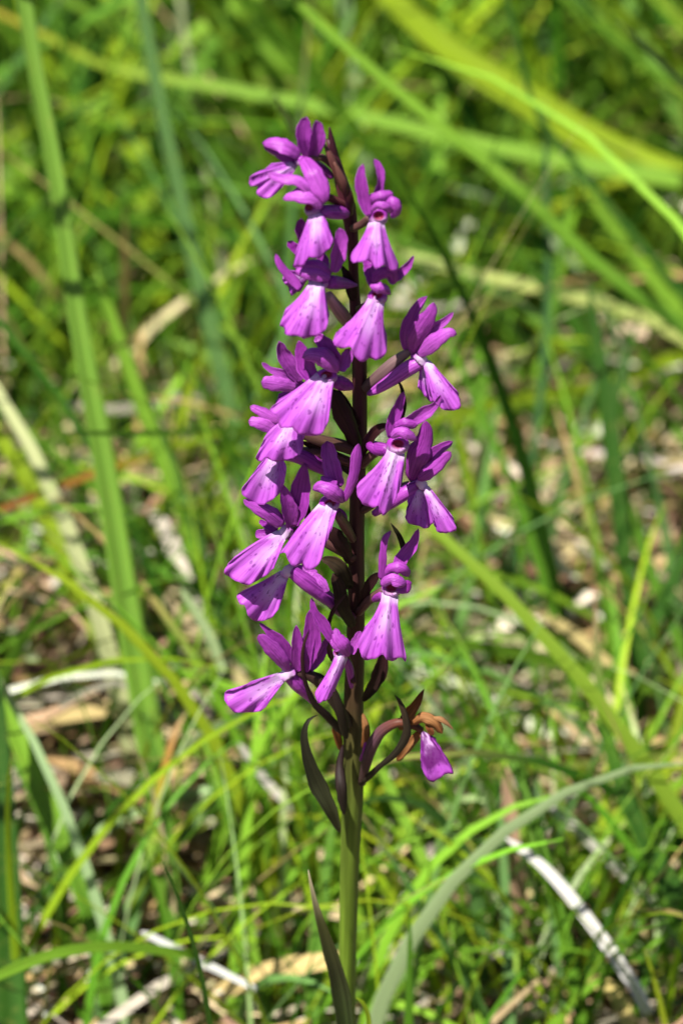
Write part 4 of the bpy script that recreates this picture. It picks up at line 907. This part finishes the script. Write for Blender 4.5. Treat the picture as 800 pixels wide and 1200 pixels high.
def build_litter(n, name='straw_litter', label='dry straw and dead leaf litter covering the meadow soil', wide=1.0, patch=False):
    y = np.concatenate([nrg.uniform(-0.9, 0.05, n // 5), 0.05 + nrg.beta(1.1, 2.2, n - n // 5) * 1.9])
    x = nrg.uniform(-1, 1, n) * (0.26 + 0.30 * np.abs(y))
    if patch:
        x = nrg.normal(0.10, 0.085, n); y = nrg.normal(0.42, 0.10, n); h = n // 3
        x[:h] = nrg.normal(-0.085, 0.035, h); y[:h] = nrg.normal(0.30, 0.08, h); y = np.clip(y, 0.19, 0.62)
    L = np.minimum(nrg.gamma(3.0, 0.016, n) * wide + 0.012, 0.055 if patch else 0.085); k = 5
    az = nrg.normal(0.25, 0.75, n); el = nrg.normal(0.0, 0.16, n)
    u = np.linspace(-0.5, 0.5, k)
    bend = nrg.normal(0, 0.5, n)
    ax = az[:, None] + bend[:, None] * u[None, :]
    C = np.zeros((n, k, 3))
    C[..., 0] = x[:, None] + np.cos(ax) * u * L[:, None]; C[..., 1] = y[:, None] + np.sin(ax) * u * L[:, None]
    lift = nrg.gamma(1.5, 0.0045, n) * (1 + patch * 1.5)
    C[..., 2] = ground_height(C[..., 0], C[..., 1]) + 0.002 + lift[:, None] + np.sin(el)[:, None] * u * L[:, None] + 0.004 * nrg.normal(0, 1, n)[:, None] * u**2 * 4
    C[..., 2] = np.maximum(C[..., 2], ground_height(C[..., 0], C[..., 1]) + 0.0008)
    W = (np.minimum(nrg.gamma(2.0, 0.0006, n) + 0.0004, 0.0020) * wide)[:, None] * np.array([0.7, 1, 1.05, 0.95, 0.5])[None, :]
    cols = pick([STRAWC, WHITE, PINKB, (0.17, 0.085, 0.05), (0.30, 0.26, 0.20), (0.42, 0.30, 0.13)], [3.8, 2.4, 1.8, 1.8, 1.6, 1.6], n)
    nr = np.stack([nrg.normal(0, 0.35, n), nrg.normal(0, 0.35, n), np.ones(n)], axis=1)
    ok = clear_view(C, 0.03)
    build_mass(name, C[ok], W[ok], nr[ok], np.repeat(cols[ok][:, None, :], k, axis=1), M_STRAW, label, 'straw litter')

def build_grass(name, n, ylo, yhi, lenm, lens, wm, colors, weights, label, bendm=1.0, keep=0.12, xs=(0.30, 0.36), lean=0.35, seed_tip=0.25, ymin=0.055, left=0.5):
    y = ylo + (yhi - ylo) * nrg.beta(1.15, 1.6, n); x = nrg.uniform(-1, 1, n) * (xs[0] + xs[1] * np.abs(y))
    # tufts
    tx = nrg.integers(0, 60, n); off = nrg.normal(0, 1, (60, 2)); x = x + 0.012 * off[tx, 0]; y = y + 0.012 * off[tx, 1]
    k = 10; t = np.linspace(0, 1, k)
    L = np.clip(nrg.normal(lenm, lens, n), 0.03, 0.55)
    az = np.where(nrg.uniform(0, 1, n) > left, 0, np.pi) + nrg.normal(0, 0.8, n); th0 = np.abs(nrg.normal(lean, 0.28, n)); curl = np.abs(nrg.normal(bendm, 0.55, n))
    ang = th0[:, None] + curl[:, None] * t[None, :]**1.6
    tw = az[:, None] + nrg.normal(0, 0.35, n)[:, None] * t[None, :]
    dl = (L / (k - 1))[:, None]
    st = np.stack([np.sin(ang) * np.cos(tw) * dl, np.sin(ang) * np.sin(tw) * dl, np.cos(ang) * dl], axis=2)
    C = np.concatenate([np.zeros((n, 1, 3)), np.cumsum(st[:, :-1], axis=1)], axis=1)
    C[..., 0] += x[:, None]; C[..., 1] += y[:, None]; C[..., 2] += ground_height(x, y)[:, None] - 0.002
    C[..., 2] = np.maximum(C[..., 2], ground_height(C[..., 0], C[..., 1]) - 0.001 + 0.0015 * (t > 0.1)[None, :])
    W = (np.clip(nrg.gamma(4.0, wm / 4.0, n), wm * 0.3, wm * 1.6))[:, None] * (np.minimum(1, 0.6 + t * 2) * np.clip((1 - t)**0.55, 0.05, 1))[None, :]
    c = pick(colors, weights, n)
    cols = np.repeat(c[:, None, :], k, axis=1) * (1.0 + 0.12 * (t - 0.3))[None, :, None]
    dry = (nrg.uniform(0, 1, n) < seed_tip)[:, None, None] * np.clip((t - nrg.uniform(0.55, 0.95, n)[:, None]) * 5, 0, 1)[:, :, None]
    cols = cols * (1 - dry) + np.array([0.42, 0.30, 0.12]) * dry
    nr = np.stack([np.cos(az + nrg.normal(1.57, 0.6, n)), np.sin(az + nrg.normal(1.57, 0.6, n)), nrg.normal(0.2, 0.4, n)], axis=1)
    nr = np.stack([-np.sin(ang.mean(1)) * 0 + np.cos(az) * -np.cos(th0), np.sin(az) * -np.cos(th0), np.sin(th0) + 0.2], axis=1) + nrg.normal(0, 0.45, (n, 3))
    ok = clear_view(C, ymin) & (nrg.uniform(0, 1, n) < 1 - (1 - keep) * np.clip(np.maximum(1.05 * hides_patch(C), straw_patch(x, y)), 0, 1))
    build_mass(name, C[ok], W[ok], nr[ok], cols[ok], M_GRASS, label, 'grass')

build_litter(24000)
build_litter(4200, 'straw_heap', 'pale beige dead leaves heaped in the bare patches of the meadow', 1.25, True)
GC = [G_BRIGHT, G_YEL, G_MID, G_DARK, G_BLUE, G_PALE, STRAWC]
build_grass('meadow_grass', 6000, 0.10, 2.4, 0.36, 0.09, 0.0034, GC, [3.4, 3.0, 3.0, 3.0, 0.5, 0.15, 0.03], 'long meadow grass growing thickly behind the orchid', lean=0.6, bendm=0.6, ymin=0.46, seed_tip=0.1, left=0.72)
build_grass('middle_grass', 2600, 0.10, 0.8, 0.15, 0.05, 0.0021, GC, [3, 2.0, 3, 1.6, 1.6, 0.6, 0.6], 'half-grown meadow grass standing between straw and long grass', lean=0.35, bendm=1.0, ymin=0.16, keep=0.2)
build_grass('sprout_grass', 1300, 0.09, 0.34, 0.10, 0.03, 0.0016, GC, [3, 3, 2.6, 1.0, 0.7, 1.2, 0.2], 'fresh grass shoots standing in the litter behind the stem', lean=0.25, bendm=0.8, ymin=0.075, keep=0.12, xs=(0.12, 0.30))
build_grass('short_grass', 5000, 0.07, 1.2, 0.09, 0.04, 0.0011, GC, [3, 2.4, 3, 1.4, 0.8, 0.8, 0.5], 'short fine grass sprouting through the straw', keep=0.12, bendm=0.9)
build_grass('near_grass', 2600, -0.95, 0.07, 0.055, 0.03, 0.0013, GC, [3, 2.0, 3, 1.6, 1.0, 0.7, 1.0], 'low grass around the foot of the orchid', bendm=0.9, keep=0.8)
build_grass('thin_grass', 800, 0.30, 1.1, 0.30, 0.07, 0.0015, GC, [4, 2.6, 2.6, 1.6, 0.8, 0.3, 0.05], 'thin straight grass blades crossing one another in the meadow', lean=0.75, bendm=0.45, ymin=0.30, keep=0.2, seed_tip=0.12, left=0.9)
build_grass('upright_grass', 750, 0.12, 0.55, 0.14, 0.035, 0.0019, GC, [4, 2.6, 2.6, 1.4, 1.0, 0.5, 0.05], 'upright green grass blades growing out of the litter around the straw patches', lean=0.30, bendm=0.45, ymin=0.10, keep=0.06, seed_tip=0.15, xs=(0.14, 0.40), left=0.65)
